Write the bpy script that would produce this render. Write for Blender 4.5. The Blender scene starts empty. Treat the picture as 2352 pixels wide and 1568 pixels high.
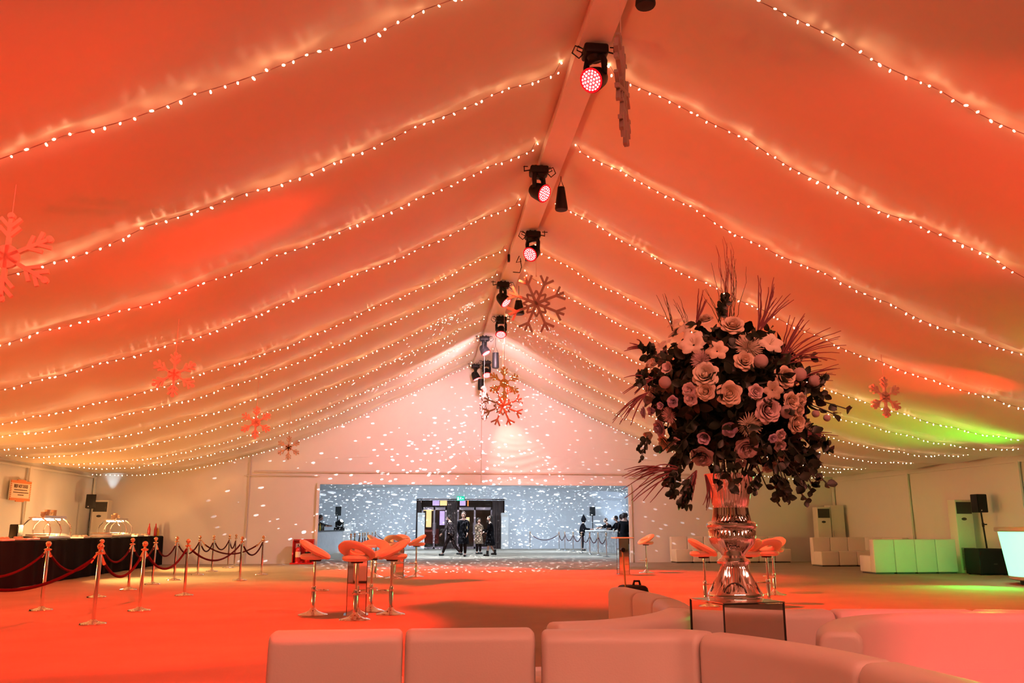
import bpy, math, random
import numpy as np
from mathutils import Vector, Matrix, noise, Euler
PI = math.pi
random.seed(7)
col = bpy.context.scene.collection
sc = bpy.context.scene

# ---------------------------------------------------------------- camera
F = 1950.0                                  # focal length in pixels of the 2352 px frame
TH = math.atan(428 / F); YAW = math.atan(211 / math.hypot(F, 428)); CH = 1.2
fwd = Vector((math.sin(YAW) * math.cos(TH), math.cos(YAW) * math.cos(TH), math.sin(TH)))
rgt = Vector((math.cos(YAW), -math.sin(YAW), 0)); upv = rgt.cross(fwd)
CAMP = Vector((0, 0, CH))
cam_d = bpy.data.cameras.new('camera'); cam = bpy.data.objects.new('camera', cam_d); col.objects.link(cam)
cam_d.sensor_width = 36; cam_d.lens = 36 * F / 2352; cam_d.clip_end = 300; cam_d.clip_start = 0.05
M = Matrix((rgt, upv, -fwd)).transposed().to_4x4(); M.translation = CAMP
cam.matrix_world = M
sc.camera = cam
# ---------------------------------------------------------------- world and exposure
w = bpy.data.worlds.new('world'); sc.world = w; w.use_nodes = True
w.node_tree.nodes['Background'].inputs[0].default_value = (0.02, 0.02, 0.03, 1)
w.node_tree.nodes['Background'].inputs[1].default_value = 0.3
sc.view_settings.view_transform = 'Standard'; sc.view_settings.look = 'None'
sc.view_settings.gamma = 1; sc.view_settings.use_curve_mapping = False
sc.view_settings.exposure = 0.06
sc.cycles.use_denoising = True
sc.cycles.max_bounces = 6; sc.cycles.diffuse_bounces = 3; sc.cycles.transparent_max_bounces = 6; sc.cycles.sample_clamp_indirect = 6.0
sc.cycles.use_light_tree = True; sc.cycles.use_adaptive_sampling = True; sc.cycles.adaptive_threshold = 0.06; sc.cycles.adaptive_min_samples = 20

def lamp(name, kind, loc, energy, color, target=None, **kw):
    d = bpy.data.lights.new(name, kind); d.energy = energy; d.color = color
    o = bpy.data.objects.new(name, d); col.objects.link(o); o.location = loc
    if target is not None:
        o.rotation_euler = (Vector(target) - Vector(loc)).to_track_quat('-Z', 'Y').to_euler()
    for k, v in kw.items(): setattr(d, k, v)
    return o
RED = (1.0, 0.022, 0.006); WARM = (1.0, 0.62, 0.32)
# lit beams of the LED heads along the ridge: location of each lens and the point on the floor it looks at
HEADS = [((2.00, 9.25), (-4.2, 12.0, 0), 5200), ((1.80, 12.85), (7.8, 13.2, 0), 4300), ((2.10, 15.95), (-3.2, 16.5, 0), 4200),
         ((1.85, 19.55), (3.2, 17.6, 0), 4200), ((2.12, 22.95), (4.6, 22.0, 0), 4200), ((1.84, 25.5), (0.8, 24.8, 0), 4200),
         ((2.20, 29.4), (3.7, 30.7, 3.0), 430), ((1.86, 30.1), (0.5, 27.5, 0), 500)]
for i, ((hx, hy), tg, e) in enumerate(HEADS):
    src = Vector((hx, hy, 6.42)); dr = (Vector(tg) - src).normalized()
    lamp('moving_head_beam', 'SPOT', src + dr * 0.24, e * 1.35, RED if i != 6 else (1.0, 0.34, 0.26), tg, spot_size=math.radians(62 if i < 6 else 46), spot_blend=0.35 if i < 6 else 0.8, shadow_soft_size=0.07)
lamp('added_gable_wash', 'SPOT', (2.0, 24.3, 6.3), 1350, (1.0, 0.60, 0.66), (1.6, 30.7, 3.0), spot_size=2.1, spot_blend=0.8, shadow_soft_size=0.3)  # added wash without a fixture, lifts the end wall
AMB = (1.0, 0.36, 0.08)
for y_ in (12.0, 18.5, 25.0):
    lamp('added_amber_upspot', 'SPOT', (-10.5, y_, 0.35), 620, AMB, (-6.5, y_ + 1.5, 4.4), spot_size=2.4, spot_blend=1.0, shadow_soft_size=0.15)  # added uplight without a fixture, warms the left roof slope
lamp('added_amber_upspot', 'SPOT', (8.0, 29.8, 0.3), 160, (1.0, 0.45, 0.2), (6.5, 26.0, 5.0), spot_size=2.2, spot_blend=1.0, shadow_soft_size=0.15)  # another added uplight, for the roof near the end wall
# unseen lamps added for effect: rear spots and fill, red spots for the ceiling
lamp('added_rear_spot', 'SPOT', (1.9, 4.9, 6.3), 4600, RED, (-3.5, 7.5, 0), spot_size=1.15, spot_blend=0.4, shadow_soft_size=0.07)
lamp('added_rear_spot', 'SPOT', (2.2, 1.2, 6.3), 1500, (1.0, 0.03, 0.06), (4.75, 4.9, 0.5), spot_size=0.66, spot_blend=0.4, shadow_soft_size=0.07)
lamp('added_rear_fill', 'AREA', (2.0, -1.0, 5.6), 640, (1.0, 0.27, 0.18), (2.0, 6.0, 0.0), shape='RECTANGLE', size=12, size_y=0.3)  # added fill from behind the view for the foreground sofas
lamp('added_red_upspot', 'SPOT', (9.0, 3.0, 0.3), 2000, RED, (6.6, 8.4, 5.4), spot_size=0.62, spot_blend=0.5, shadow_soft_size=0.08)  # these upward spots are added to redden the ceiling, no fixture
lamp('added_red_upspot', 'SPOT', (-7.0, 3.0, 0.3), 1000, RED, (-1.8, 9.5, 5.6), spot_size=0.85, spot_blend=0.7, shadow_soft_size=0.08)
lamp('added_red_upspot', 'SPOT', (-1.0, 9.0, 0.3), 160, RED, (-3.7, 14.4, 4.6), spot_size=0.22, spot_blend=0.3, shadow_soft_size=0.08)
lamp('added_red_upspot', 'SPOT', (10.5, 12.0, 0.2), 700, RED, (9.5, 14.5, 4.2), spot_size=0.45, spot_blend=0.5, shadow_soft_size=0.08)

# ---------------------------------------------------------------- materials
def mat(name, color, rough=0.5, metal=0.0, emit=None, estr=0.0, bump=0.0, bscale=40, bstretch=None, vary=0.0, vscale=3, spec=0.5, sheen=0.0, trans=0.0, coat=0.0, alpha=1.0):
    m = bpy.data.materials.new(name); m.use_nodes = True
    nt = m.node_tree; b = nt.nodes['Principled BSDF']
    b.inputs['Base Color'].default_value = (*color, 1); b.inputs['Roughness'].default_value = rough
    b.inputs['Metallic'].default_value = metal; b.inputs['Specular IOR Level'].default_value = spec
    b.inputs['Transmission Weight'].default_value = trans; b.inputs['Coat Weight'].default_value = coat
    if sheen: b.inputs['Sheen Weight'].default_value = sheen
    if emit: b.inputs['Emission Color'].default_value = (*emit, 1); b.inputs['Emission Strength'].default_value = estr
    tc = nt.nodes.new('ShaderNodeTexCoord')
    vec = tc.outputs['Object']
    if bstretch:
        mp = nt.nodes.new('ShaderNodeMapping'); mp.inputs['Scale'].default_value = bstretch
        nt.links.new(vec, mp.inputs[0]); bvec = mp.outputs[0]
    else: bvec = vec
    n = nt.nodes.new('ShaderNodeTexNoise'); n.inputs['Scale'].default_value = vscale; n.inputs['Detail'].default_value = 4
    nt.links.new(vec, n.inputs['Vector'])
    v = max(vary, 0.02)
    r = nt.nodes.new('ShaderNodeMixRGB'); r.blend_type = 'MULTIPLY'; r.inputs[0].default_value = 1
    cr = nt.nodes.new('ShaderNodeMapRange'); cr.inputs[1].default_value = 0.3; cr.inputs[2].default_value = 0.7
    cr.inputs[3].default_value = 1 - v; cr.inputs[4].default_value = 1.0
    nt.links.new(n.outputs[0], cr.inputs[0]); r.inputs[1].default_value = (*color, 1)
    nt.links.new(cr.outputs[0], r.inputs[2]); nt.links.new(r.outputs[0], b.inputs['Base Color'])
    if bump:
        n2 = nt.nodes.new('ShaderNodeTexNoise'); n2.inputs['Scale'].default_value = bscale; n2.inputs['Detail'].default_value = 3
        nt.links.new(bvec, n2.inputs['Vector'])
        bp = nt.nodes.new('ShaderNodeBump'); bp.inputs['Strength'].default_value = bump; bp.inputs['Distance'].default_value = 0.02
        nt.links.new(n2.outputs[0], bp.inputs['Height']); nt.links.new(bp.outputs[0], b.inputs['Normal'])
    return m
LINING = mat('white_lining', (0.80, 0.74, 0.61), 0.42, bump=0.15, bscale=2.5, bstretch=(1, 2.5, 1), spec=0.5, sheen=0.2)
WALLM = mat('white_wall_lining', (0.78, 0.76, 0.73), 0.6, bump=0.35, bscale=1.6, bstretch=(1.5, 1.5, 0.5))
SEAM = mat('lining_seam', (0.62, 0.55, 0.48), 0.7)
CARPET = mat('grey_carpet', (0.43, 0.37, 0.30), 0.95, bump=0.4, bscale=300, vary=0.12, vscale=1.2, spec=0.1)
WHITE = mat('white_paint', (0.8, 0.78, 0.75), 0.4)
LEATHER = mat('white_leather', (0.80, 0.74, 0.68), 0.42, bump=0.05, bscale=120, vary=0.03)
PIPING = mat('grey_seat_base', (0.10, 0.09, 0.08), 0.6)
CHROME = mat('chrome', (0.86, 0.85, 0.84), 0.07, 1.0)
MIRROR = mat('mirror', (0.88, 0.87, 0.86), 0.02, 1.0)
EDGE = mat('dark_mirror_edge', (0.03, 0.025, 0.02), 0.3)
BLACK = mat('black_plastic', (0.008, 0.008, 0.009), 0.5, spec=0.25)
BLACKCL = mat('black_tablecloth', (0.006, 0.004, 0.005), 0.9, spec=0.1)
BRASS = mat('polished_brass', (0.85, 0.58, 0.40), 0.12, 1.0)
VELVET = mat('maroon_velvet', (0.045, 0.003, 0.008), 0.9, spec=0.1)
REDM = mat('red_paint', (0.55, 0.01, 0.01), 0.35)
GREYP = mat('dark_grille', (0.05, 0.045, 0.04), 0.5)
ACWHITE = mat('cabinet_cream', (0.72, 0.68, 0.60), 0.45)
WIRE = mat('clear_wire', (0.30, 0.16, 0.12), 0.5)
BULB = mat('bulb_glow', (1, 0.9, 0.8), 0.3, emit=(1.0, 0.55, 0.28), estr=21)
LEDR = mat('red_led_glow', (1, 0.3, 0.3), 0.3, emit=(1.0, 0.34, 0.34), estr=4.5)
LEDRIM = mat('red_lens_rim', (0.5, 0.0, 0.0), 0.2, emit=(1.0, 0.01, 0.02), estr=0.8)
LEDPL = mat('pink_lens_plate', (0.5, 0.05, 0.05), 0.2, emit=(1.0, 0.10, 0.12), estr=1.0)
HEAT = mat('heat_lamp_glow', (1, 0.8, 0.5), 0.3, emit=(1.0, 0.60, 0.26), estr=50)
STEEL = mat('brushed_steel', (0.7, 0.68, 0.64), 0.28, 1.0)
def glass_mat():
    m = bpy.data.materials.new('clear_glass'); m.use_nodes = True; nt = m.node_tree
    nt.nodes.clear(); o = nt.nodes.new('ShaderNodeOutputMaterial'); mx = nt.nodes.new('ShaderNodeMixShader')
    t = nt.nodes.new('ShaderNodeBsdfTransparent'); g = nt.nodes.new('ShaderNodeBsdfGlossy'); g.inputs['Roughness'].default_value = 0.03
    fr = nt.nodes.new('ShaderNodeFresnel'); fr.inputs[0].default_value = 1.4
    nt.links.new(fr.outputs[0], mx.inputs[0]); nt.links.new(t.outputs[0], mx.inputs[1]); nt.links.new(g.outputs[0], mx.inputs[2])
    nt.links.new(mx.outputs[0], o.inputs[0]); return m
GLASS = glass_mat()

# ---------------------------------------------------------------- helpers
class MB:
    def __init__(s): s.v = []; s.f = []
    def add(s, vs, fs):
        n = len(s.v); s.v += [tuple(p) for p in vs]; s.f += [tuple(i + n for i in f) for f in fs]; return s
    def box(s, c, d, rz=0, rot=None):
        R = rot if rot is not None else Matrix.Rotation(rz, 3, 'Z')
        vs = [Vector(c) + R @ Vector((x * d[0] / 2, y * d[1] / 2, z * d[2] / 2)) for x in (-1, 1) for y in (-1, 1) for z in (-1, 1)]
        return s.add(vs, [(0, 1, 3, 2), (4, 6, 7, 5), (0, 4, 5, 1), (2, 3, 7, 6), (0, 2, 6, 4), (1, 5, 7, 3)])
    def rbox(s, c, d, r, rz=0, n=3):
        """box with rounded edges (superellipse-like shell)"""
        R = Matrix.Rotation(rz, 3, 'Z'); hx, hy, hz = d[0] / 2 - r, d[1] / 2 - r, d[2] / 2 - r
        K = n; rings = []
        for a in range(-K, K + 1):
            el = a / K * PI / 2; zc = hz if a > 0 else (-hz if a < 0 else None)
            for zz in ([zc] if zc is not None else [-hz, hz]):
                ring = []
                for q in range(4):
                    sx = (1, -1, -1, 1)[q]; sy = (1, 1, -1, -1)[q]
                    for b in range(K + 1):
                        az = q * PI / 2 + b / K * PI / 2
                        p = Vector((sx * hx + r * math.cos(el) * math.cos(az), sy * hy + r * math.cos(el) * math.sin(az), zz + r * math.sin(el)))
                        ring.append(Vector(c) + R @ p)
                rings.append(ring)
        return s.loft(rings, caps=True)
    def loft(s, rings, caps=False, closed=True):
        n = len(rings[0]); base = len(s.v)
        for r in rings: s.v += [tuple(p) for p in r]
        for i in range(len(rings) - 1):
            for j in range(n if closed else n - 1):
                k = (j + 1) % n
                s.f.append((base + i * n + j, base + i * n + k, base + (i + 1) * n + k, base + (i + 1) * n + j))
        if caps:
            s.f.append(tuple(base + j for j in reversed(range(n)))); s.f.append(tuple(base + (len(rings) - 1) * n + j for j in range(n)))
        return s
    def lathe(s, prof, c=(0, 0, 0), n=24, rot=None, caps=True):
        R = rot if rot is not None else Matrix.Identity(3)
        return s.loft([[Vector(c) + R @ Vector((r * math.cos(2 * PI * j / n), r * math.sin(2 * PI * j / n), z)) for j in range(n)] for r, z in prof], caps)
    def tube(s, pts, r, n=8, caps=True):
        pts = [Vector(p) for p in pts]; rings = []
        rr = r if isinstance(r, (list, tuple)) else [r] * len(pts)
        prev = None
        for i, p in enumerate(pts):
            t = (pts[min(i + 1, len(pts) - 1)] - pts[max(i - 1, 0)]).normalized()
            if prev is None: a = t.orthogonal().normalized()
            else:
                a = prev - t * prev.dot(t)
                a = a.normalized() if a.length > 1e-6 else t.orthogonal().normalized()
            prev = a; b = t.cross(a)
            rings.append([p + (a * math.cos(2 * PI * j / n) + b * math.sin(2 * PI * j / n)) * rr[i] for j in range(n)])
        return s.loft(rings, caps)
    def ball(s, c, r, n=12, m=8, sq=(1, 1, 1), rot=None):
        R = rot if rot is not None else Matrix.Identity(3)
        pr = [(math.sin(PI * i / m), -math.cos(PI * i / m)) for i in range(m + 1)]
        pr[0] = (1e-4, -1); pr[-1] = (1e-4, 1)
        return s.loft([[Vector(c) + R @ Vector((r * sq[0] * a * math.cos(2 * PI * j / n), r * sq[1] * a * math.sin(2 * PI * j / n), r * sq[2] * z)) for j in range(n)] for a, z in pr], True)
    def build(s, name, m, parent=None, smooth=True, loc=None, rz=None):
        me = bpy.data.meshes.new(name); me.from_pydata(s.v, [], s.f); me.update()
        if smooth:
            me.polygons.foreach_set('use_smooth', [True] * len(me.polygons))
            try: me.set_sharp_from_angle(angle=math.radians(38))
            except Exception: pass
        me.materials.append(m)
        o = bpy.data.objects.new(name, me); col.objects.link(o)
        if parent: o.parent = parent
        if loc is not None: o.location = loc
        if rz is not None: o.rotation_euler = (0, 0, rz)
        return o
def tag(o, label=None, cat=None, group=None, kind=None):
    if label: o['label'] = label
    if cat: o['category'] = cat
    if group: o['group'] = group
    if kind: o['kind'] = kind
    return o
def thing(name, label, cat, loc=(0, 0, 0), rz=0, group=None):
    o = bpy.data.objects.new(name, None); col.objects.link(o); o.location = loc; o.rotation_euler = (0, 0, rz)
    o.empty_display_size = 0.1
    return tag(o, label, cat, group)
def dup(root, loc=None, rz=None, label=None, group=None):
    r = root.copy(); col.objects.link(r)
    if loc is not None: r.location = loc
    if rz is not None: r.rotation_euler = (0, 0, rz)
    if label: r['label'] = label
    if group: r['group'] = group
    for ch in list(root.children):
        c = ch.copy(); col.objects.link(c); c.parent = r
        for g in list(ch.children):
            d = g.copy(); col.objects.link(d); d.parent = c
    return r
def struct(mb, name, m, smooth=False):
    return tag(mb.build(name, m, smooth=smooth), kind='structure')
def ray(px, py): return fwd * F + rgt * (px - 1176) - upv * (py - 784)
def atY(px, py, Y): d = ray(px, py); return CAMP + d * (Y / d.y)
def on_floor(px, py, z=0): d = ray(px, py); return CAMP + d * ((z - CH) / d.z)

# ================================================================= THE TENT
XC = 2.0; WL = -11.1; WR = 15.3; YE = 30.7; YB = -4.0
PU = [0, 0.3, 1.4, 2.2, 3.3, 4.3, 5.6, 6.7, 7.8, 8.9, 10.0, 11.4, 13.3]
PZ = [7.18, 7.02, 6.46, 6.02, 5.50, 5.03, 4.46, 4.05, 3.70, 3.42, 3.17, 3.02, 2.95]
def prof(x): return float(np.interp(abs(x - XC), PU, PZ))
def profs(x):       # smoothed profile
    return sum(prof(x + d) for d in (-0.5, -0.25, 0, 0.25, 0.5)) / 5 if abs(x - XC) > 0.6 else prof(x)
YS = [7.45, 9.85, 12.2, 14.55, 17.2, 18.95, 21.2, 23.4, 26.1, 28.0, 30.0]     # the light strings across the roof
YALL = [YB, -2.1, 0.3, 2.7, 5.1] + YS + [YE + 0.02]
struct(MB().box((XC, (YB + 52) / 2, -0.1), (34, 52 - YB + 6, 0.2)), 'floor', CARPET)
xs = np.linspace(WL, WR, 230); ys = np.arange(YB, YE + 0.01, 0.09); ys[-1] = YE
vs = []
for y in ys:
    k = max(i for i in range(len(YALL) - 1) if YALL[i] <= y + 1e-6); a, b = YALL[k], YALL[k + 1]; t = (y - a) / (b - a)
    amp = 0.045 * (b - a)
    d = min(y - a, b - y)
    for x in xs:
        u = abs(x - XC)
        e = math.exp(-(d / 0.34) ** 2)
        nz = noise.noise(Vector((x * 1.1, y * 2.4, 3.1))) * 0.075 * e + noise.noise(Vector((x * 1.6, y * 7.5, 9.1))) * 0.034 * e + noise.noise(Vector((x * 0.5, y * 0.5, 1.7))) * 0.05
        edge = min(1.0, u / 0.5) * min(1.0, (13.3 - u) / 0.5)
        vs.append((x, y, profs(x) + 0.095 - (amp * math.sin(PI * t)) * edge + nz * edge))
nx = len(xs)
fs = [(i * nx + j, i * nx + j + 1, (i + 1) * nx + j + 1, (i + 1) * nx + j) for i in range(len(ys) - 1) for j in range(nx - 1)]
struct(MB().add(vs, fs), 'ceiling', LINING, smooth=True)
# side walls, slightly rippled lining panels
def wall_sheet(name, p0, p1, z0, z1f, n=160, rip=0.02, m=WALLM, nz=14):
    p0 = Vector(p0); p1 = Vector(p1); d = (p1 - p0); nrm = Vector((-d.y, d.x, 0)).normalized(); L = d.length
    vs = []; 
    for i in range(n + 1):
        t = i / n; p = p0 + d * t
        for j in range(nz + 1):
            z1 = z1f(p.x, p.y) if callable(z1f) else z1f
            z = z0 + (z1 - z0) * j / nz
            off = rip * noise.noise(Vector((t * L * 0.8, z * 0.6, 2.2))) + rip * 0.3 * noise.noise(Vector((t * L * 3, z * 1.2, 5)))
            vs.append((p.x + nrm.x * off, p.y + nrm.y * off, z))
    fs = [(i * (nz + 1) + j, (i + 1) * (nz + 1) + j, (i + 1) * (nz + 1) + j + 1, i * (nz + 1) + j + 1) for i in range(n) for j in range(nz)]
    return struct(MB().add(vs, fs), name, m, smooth=True)
wall_sheet('wall_left', (WL, YB, 0), (WL, YE, 0), 0, 3.25, rip=0.05)
wall_sheet('wall_right', (WR, YB, 0), (WR, YE, 0), 0, 3.25, rip=0.05)
wall_sheet('wall_rear', (WL, YB, 0), (WR, YB, 0), 0, lambda x, y: profs(x) + 0.3)
# end wall in panels: left, right, and the gable above the opening
OX0, OX1, OZ = -3.53, 7.50, 2.70
m = WALLM.copy(); m.name = 'gable_lining'
nt = m.node_tree; b = nt.nodes['Principled BSDF']
def swag_wall():
    mb = MB(); X = np.linspace(WL, WR, 340); 
    def add(x0, x1, z0f, nz):
        xx = [x for x in X if x0 < x < x1]; xx = [x0] + xx + [x1]; n = len(xx); vv = []
        for x in xx:
            zt = profs(x) + 0.30
            for j in range(nz + 1):
                z = z0f + (zt - z0f) * j / nz
                dx = x - 3.3; dz = z - 4.9; rr = math.hypot(dx * 0.75, dz)      # gathered folds hanging round the hot spot above the header
                g = math.exp(-(dx / 2.1) ** 2) * math.exp(-((z - 3.45) / 0.75) ** 2)
                off = 0.008 * g * math.sin(rr * 24 + 4.5 * noise.noise(Vector((x * 0.8, z, 0)))) + 0.03 * noise.noise(Vector((x * 0.7, z * 0.5, 4)))
                vv.append((x, YE + off, z))
        mb.add(vv, [(i * (nz + 1) + j, (i + 1) * (nz + 1) + j, (i + 1) * (nz + 1) + j + 1, i * (nz + 1) + j + 1) for i in range(n - 1) for j in range(nz)])
    add(OX0, OX1, OZ, 130); add(WL, OX0, 0, 40); add(OX1, WR, 0, 40)
    return mb
struct(swag_wall(), 'wall_end', WALLM, smooth=True)
# seams, header piping and posts of the lining
sm = MB()
for x in (2.13, -5.95, 11.6):
    sm.box((x, YE - 0.045, (profs(x) + (OZ if OX0 < x < OX1 else 0)) / 2), (0.035, 0.02, profs(x) - (OZ if OX0 < x < OX1 else 0)))
struct(sm, 'trim_1', SEAM)
struct(MB().box((XC, YE - 0.05, 3.12), (15.6, 0.03, 0.05)).box((OX0 - 1.3, YE - 0.05, 2.98), (2.6, 0.03, 0.025)).box((OX1 + 1.3, YE - 0.05, 2.98), (2.6, 0.03, 0.025)), 'trim_2', SEAM)
struct(MB().box((OX0 - 0.04, YE - 0.02, OZ / 2), (0.09, 0.16, OZ)).box((OX1 + 0.04, YE - 0.02, OZ / 2), (0.09, 0.16, OZ)).box(((OX0 + OX1) / 2, YE, OZ + 0.03), (OX1 - OX0 + 0.16, 0.12, 0.07)), 'trim_3', WALLM)
for i, (x, s) in enumerate(((WL, 1), (WR, -1))):
    t = MB().box((x + s * 0.07, (YB + YE) / 2, 2.88), (0.03, YE - YB, 0.05))
    for y in (5.2, 10.3, 15.4, 20.5, 25.6, YE - 0.12): t.box((x + s * 0.07, y, 1.45), (0.05, 0.10, 2.9))
    struct(t, 'trim_%d' % (4 + i), WALLM)
tag(MB().box((XC, (YB + YE) / 2, 7.16), (0.38, YE - YB - 0.1, 0.32)).build('ridge_beam', WHITE, smooth=False), 'long white ridge beam running the length of the tent roof', 'beam')

# ================================================================= SECOND ROOM
Y2 = 51.0; R2L, R2R = -6.6, 12.0
LAVA = mat('cool_wall_lining', (0.78, 0.80, 0.84), 0.6, bump=0.2, bscale=1.5, bstretch=(1.5, 1.5, 0.4))
wall_sheet('wall_lobby_left', (R2L, YE, 0), (R2L, Y2, 0), 0, 4.0, rip=0.05, m=LAVA)
wall_sheet('wall_lobby_right', (R2R, YE, 0), (R2R, Y2, 0), 0, 4.0, rip=0.05, m=LAVA)
mb = MB()
DX0, DX1, DZ = -0.25, 4.95, 2.88
mb.box(((R2L + DX0) / 2, Y2 + 0.05, 1.9), (DX0 - R2L, 0.1, 3.8)).box(((R2R + DX1) / 2, Y2 + 0.05, 1.9), (R2R - DX1, 0.1, 3.8)).box(((DX0 + DX1) / 2, Y2 + 0.05, (3.8 + DZ) / 2), (DX1 - DX0, 0.1, 3.8 - DZ))
mb.box(((R2L + R2R) / 2, Y2 - 0.03, 2.80), (R2R - R2L, 0.04, 0.03)).box((6.4, Y2 - 0.02, 3.3), (11, 0.04, 0.05))
struct(mb, 'wall_lobby_back', LAVA)
cv = []
NXX = 60; NYY = 50
for j in range(NYY + 1):
    for i in range(NXX + 1):
        x = R2L + (R2R - R2L) * i / NXX; y = YE + (Y2 - YE) * j / NYY
        cv.append((x, y, 3.75 - 0.22 * abs(math.sin((y - YE) * PI / 5.1)) - 0.012 * (x - 2.7) ** 2 * 0.35))
struct(MB().add(cv, [(j * (NXX + 1) + i, j * (NXX + 1) + i + 1, (j + 1) * (NXX + 1) + i + 1, (j + 1) * (NXX + 1) + i) for j in range(NYY) for i in range(NXX)]), 'ceiling_lobby', LAVA, smooth=True)
COOL = (0.62, 0.80, 1.0)
lamp('lobby_ceiling_light', 'AREA', (0.0, 37.0, 3.3), 170, COOL, (0, 37, 0), shape='DISK', size=1.2)
lamp('lobby_ceiling_light', 'AREA', (7.0, 37.0, 3.3), 170, COOL, (7, 37, 0), shape='DISK', size=1.2)
lamp('lobby_ceiling_light', 'AREA', (0.0, 45.0, 3.3), 200, COOL, (0, 45, 0), shape='DISK', size=1.2)
lamp('lobby_ceiling_light', 'AREA', (7.0, 45.0, 3.3), 200, COOL, (7, 45, 0), shape='DISK', size=1.2)
lamp('added_lobby_fill', 'AREA', (-1.0, 43.0, 3.2), 80, COOL, (-1.0, 51, 2.2), shape='RECTANGLE', size=5, size_y=0.3, spread=2.2)  # added area lamps without fixtures, brighten the lobby back wall
lamp('added_lobby_fill', 'AREA', (6.5, 43.0, 3.2), 80, COOL, (6.5, 51, 2.2), shape='RECTANGLE', size=5, size_y=0.3, spread=2.2)
lamp('column_uplight', 'SPOT', (11.3, 49.8, 0.2), 160, COOL, (11.5, 50.9, 3.3), spot_size=0.9, spot_blend=0.6, shadow_soft_size=0.1)
lamp('corner_uplight', 'SPOT', (-10.5, 30.45, 2.16), 30, (0.75, 0.92, 1.0), (-10.5, 30.62, 3.0), spot_size=0.8, spot_blend=0.7, shadow_soft_size=0.05)
def gobo(name, loc, tgt, energy, color, size, scale, thr):
    o = lamp(name, 'SPOT', loc, energy, color, tgt, spot_size=size, spot_blend=0.15, shadow_soft_size=0.006)
    d = o.data; d.use_nodes = True; nt = d.node_tree; em = nt.nodes['Emission']
    g = nt.nodes.new('ShaderNodeNewGeometry'); v = nt.nodes.new('ShaderNodeTexVoronoi'); v.inputs['Scale'].default_value = scale
    mth = nt.nodes.new('ShaderNodeMath'); mth.operation = 'LESS_THAN'; mth.inputs[1].default_value = thr
    sc_ = nt.nodes.new('ShaderNodeVectorMath'); sc_.operation = 'MULTIPLY'; sc_.inputs[1].default_value = (1, 1, 2.1)
    nt.links.new(g.outputs['Incoming'], sc_.inputs[0]); nt.links.new(sc_.outputs[0], v.inputs['Vector']); nt.links.new(v.outputs['Distance'], mth.inputs[0]); nt.links.new(mth.outputs[0], em.inputs['Strength'])
    return o
gobo('lobby_speckle_beam', (-3.5, 41.5, 1.8), (4.0, 51, 1.8), 16000, (0.9, 0.96, 1), 2.2, 21, 0.17)
gobo('lobby_speckle_beam', (9.3, 43.0, 1.8), (4.0, 51, 1.6), 16000, (0.9, 0.96, 1), 2.2, 21, 0.17)
gobo('lobby_speckle_beam', (2.0, 37.0, 3.3), (2.0, 39.0, 0), 9000, (0.9, 0.96, 1), 2.4, 70, 0.24)
gobo('hall_speckle_beam', (2.0, 21.8, 6.3), (1.4, 29.2, 0.0), 60000, (0.95, 0.92, 1), 1.05, 34, 0.17)
gobo('hall_speckle_beam', (1.9, 19.0, 6.3), (-0.6, 30.7, 4.4), 9000, (0.95, 0.92, 1), 0.95, 32, 0.16)
gobo('hall_speckle_beam', (2.1, 20.0, 6.3), (5.2, 30.7, 4.0), 3500, (0.95, 0.92, 1), 0.85, 34, 0.16)

# ---- doors and dark draped lobby entrance at the far end
DRAPE = mat('brown_drape', (0.10, 0.065, 0.06), 0.8); FRAME = mat('mauve_door_frame', (0.30, 0.22, 0.24), 0.4, 0.3)
WARMLIT = mat('lit_cream_panel', (0.8, 0.7, 0.4), 0.6, emit=(1.0, 0.72, 0.32), estr=0.9)
LILAC = mat('lit_lilac_panel', (0.5, 0.45, 0.8), 0.6, emit=(0.55, 0.45, 1.0), estr=0.8)
ORANGE = mat('lit_orange_strip', (0.9, 0.3, 0.1), 0.6, emit=(1.0, 0.30, 0.06), estr=0.8)
DARKR = mat('dark_red_panel', (0.10, 0.01, 0.008), 0.7); DARK = mat('dark_lobby', (0.02, 0.014, 0.012), 0.8)
def drape(x0, x1, y, z1, label):
    vv = []; n = 60
    for i in range(n + 1):
        x = x0 + (x1 - x0) * i / n; yy = y + 0.05 * math.sin(i / n * (x1 - x0) * 2 * PI / 0.16)
        vv += [(x, yy, 0), (x, yy, z1)]
    for i in range(n + 1):
        x = x0 + (x1 - x0) * i / n; yy = y + 0.06 + 0.05 * math.sin(i / n * (x1 - x0) * 2 * PI / 0.16)
        vv += [(x, yy, 0), (x, yy, z1)]
    k = 2 * (n + 1)
    fs = [(2 * i, 2 * i + 2, 2 * i + 3, 2 * i + 1) for i in range(n)] + [(k + 2 * i, k + 2 * i + 1, k + 2 * i + 3, k + 2 * i + 2) for i in range(n)]
    fs += [(0, 1, k + 1, k), (2 * n, k + 2 * n, k + 2 * n + 1, 2 * n + 1)] + [(2 * i + 1, 2 * i + 3, k + 2 * i + 3, k + 2 * i + 1) for i in range(n)]
    return tag(MB().add(vv, fs).build('drape', DRAPE), label, 'curtain')
drape(1.55, 2.15, Y2 + 0.35, 2.9, 'brown pleated drape hanging between the two glazed doors')
drape(4.25, 4.93, Y2 + 0.3, 2.9, 'brown pleated drape at the right side of the far doorway')
drape(-0.23, 0.05, Y2 + 0.3, 2.9, 'narrow brown drape at the left side of the far doorway')
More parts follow.
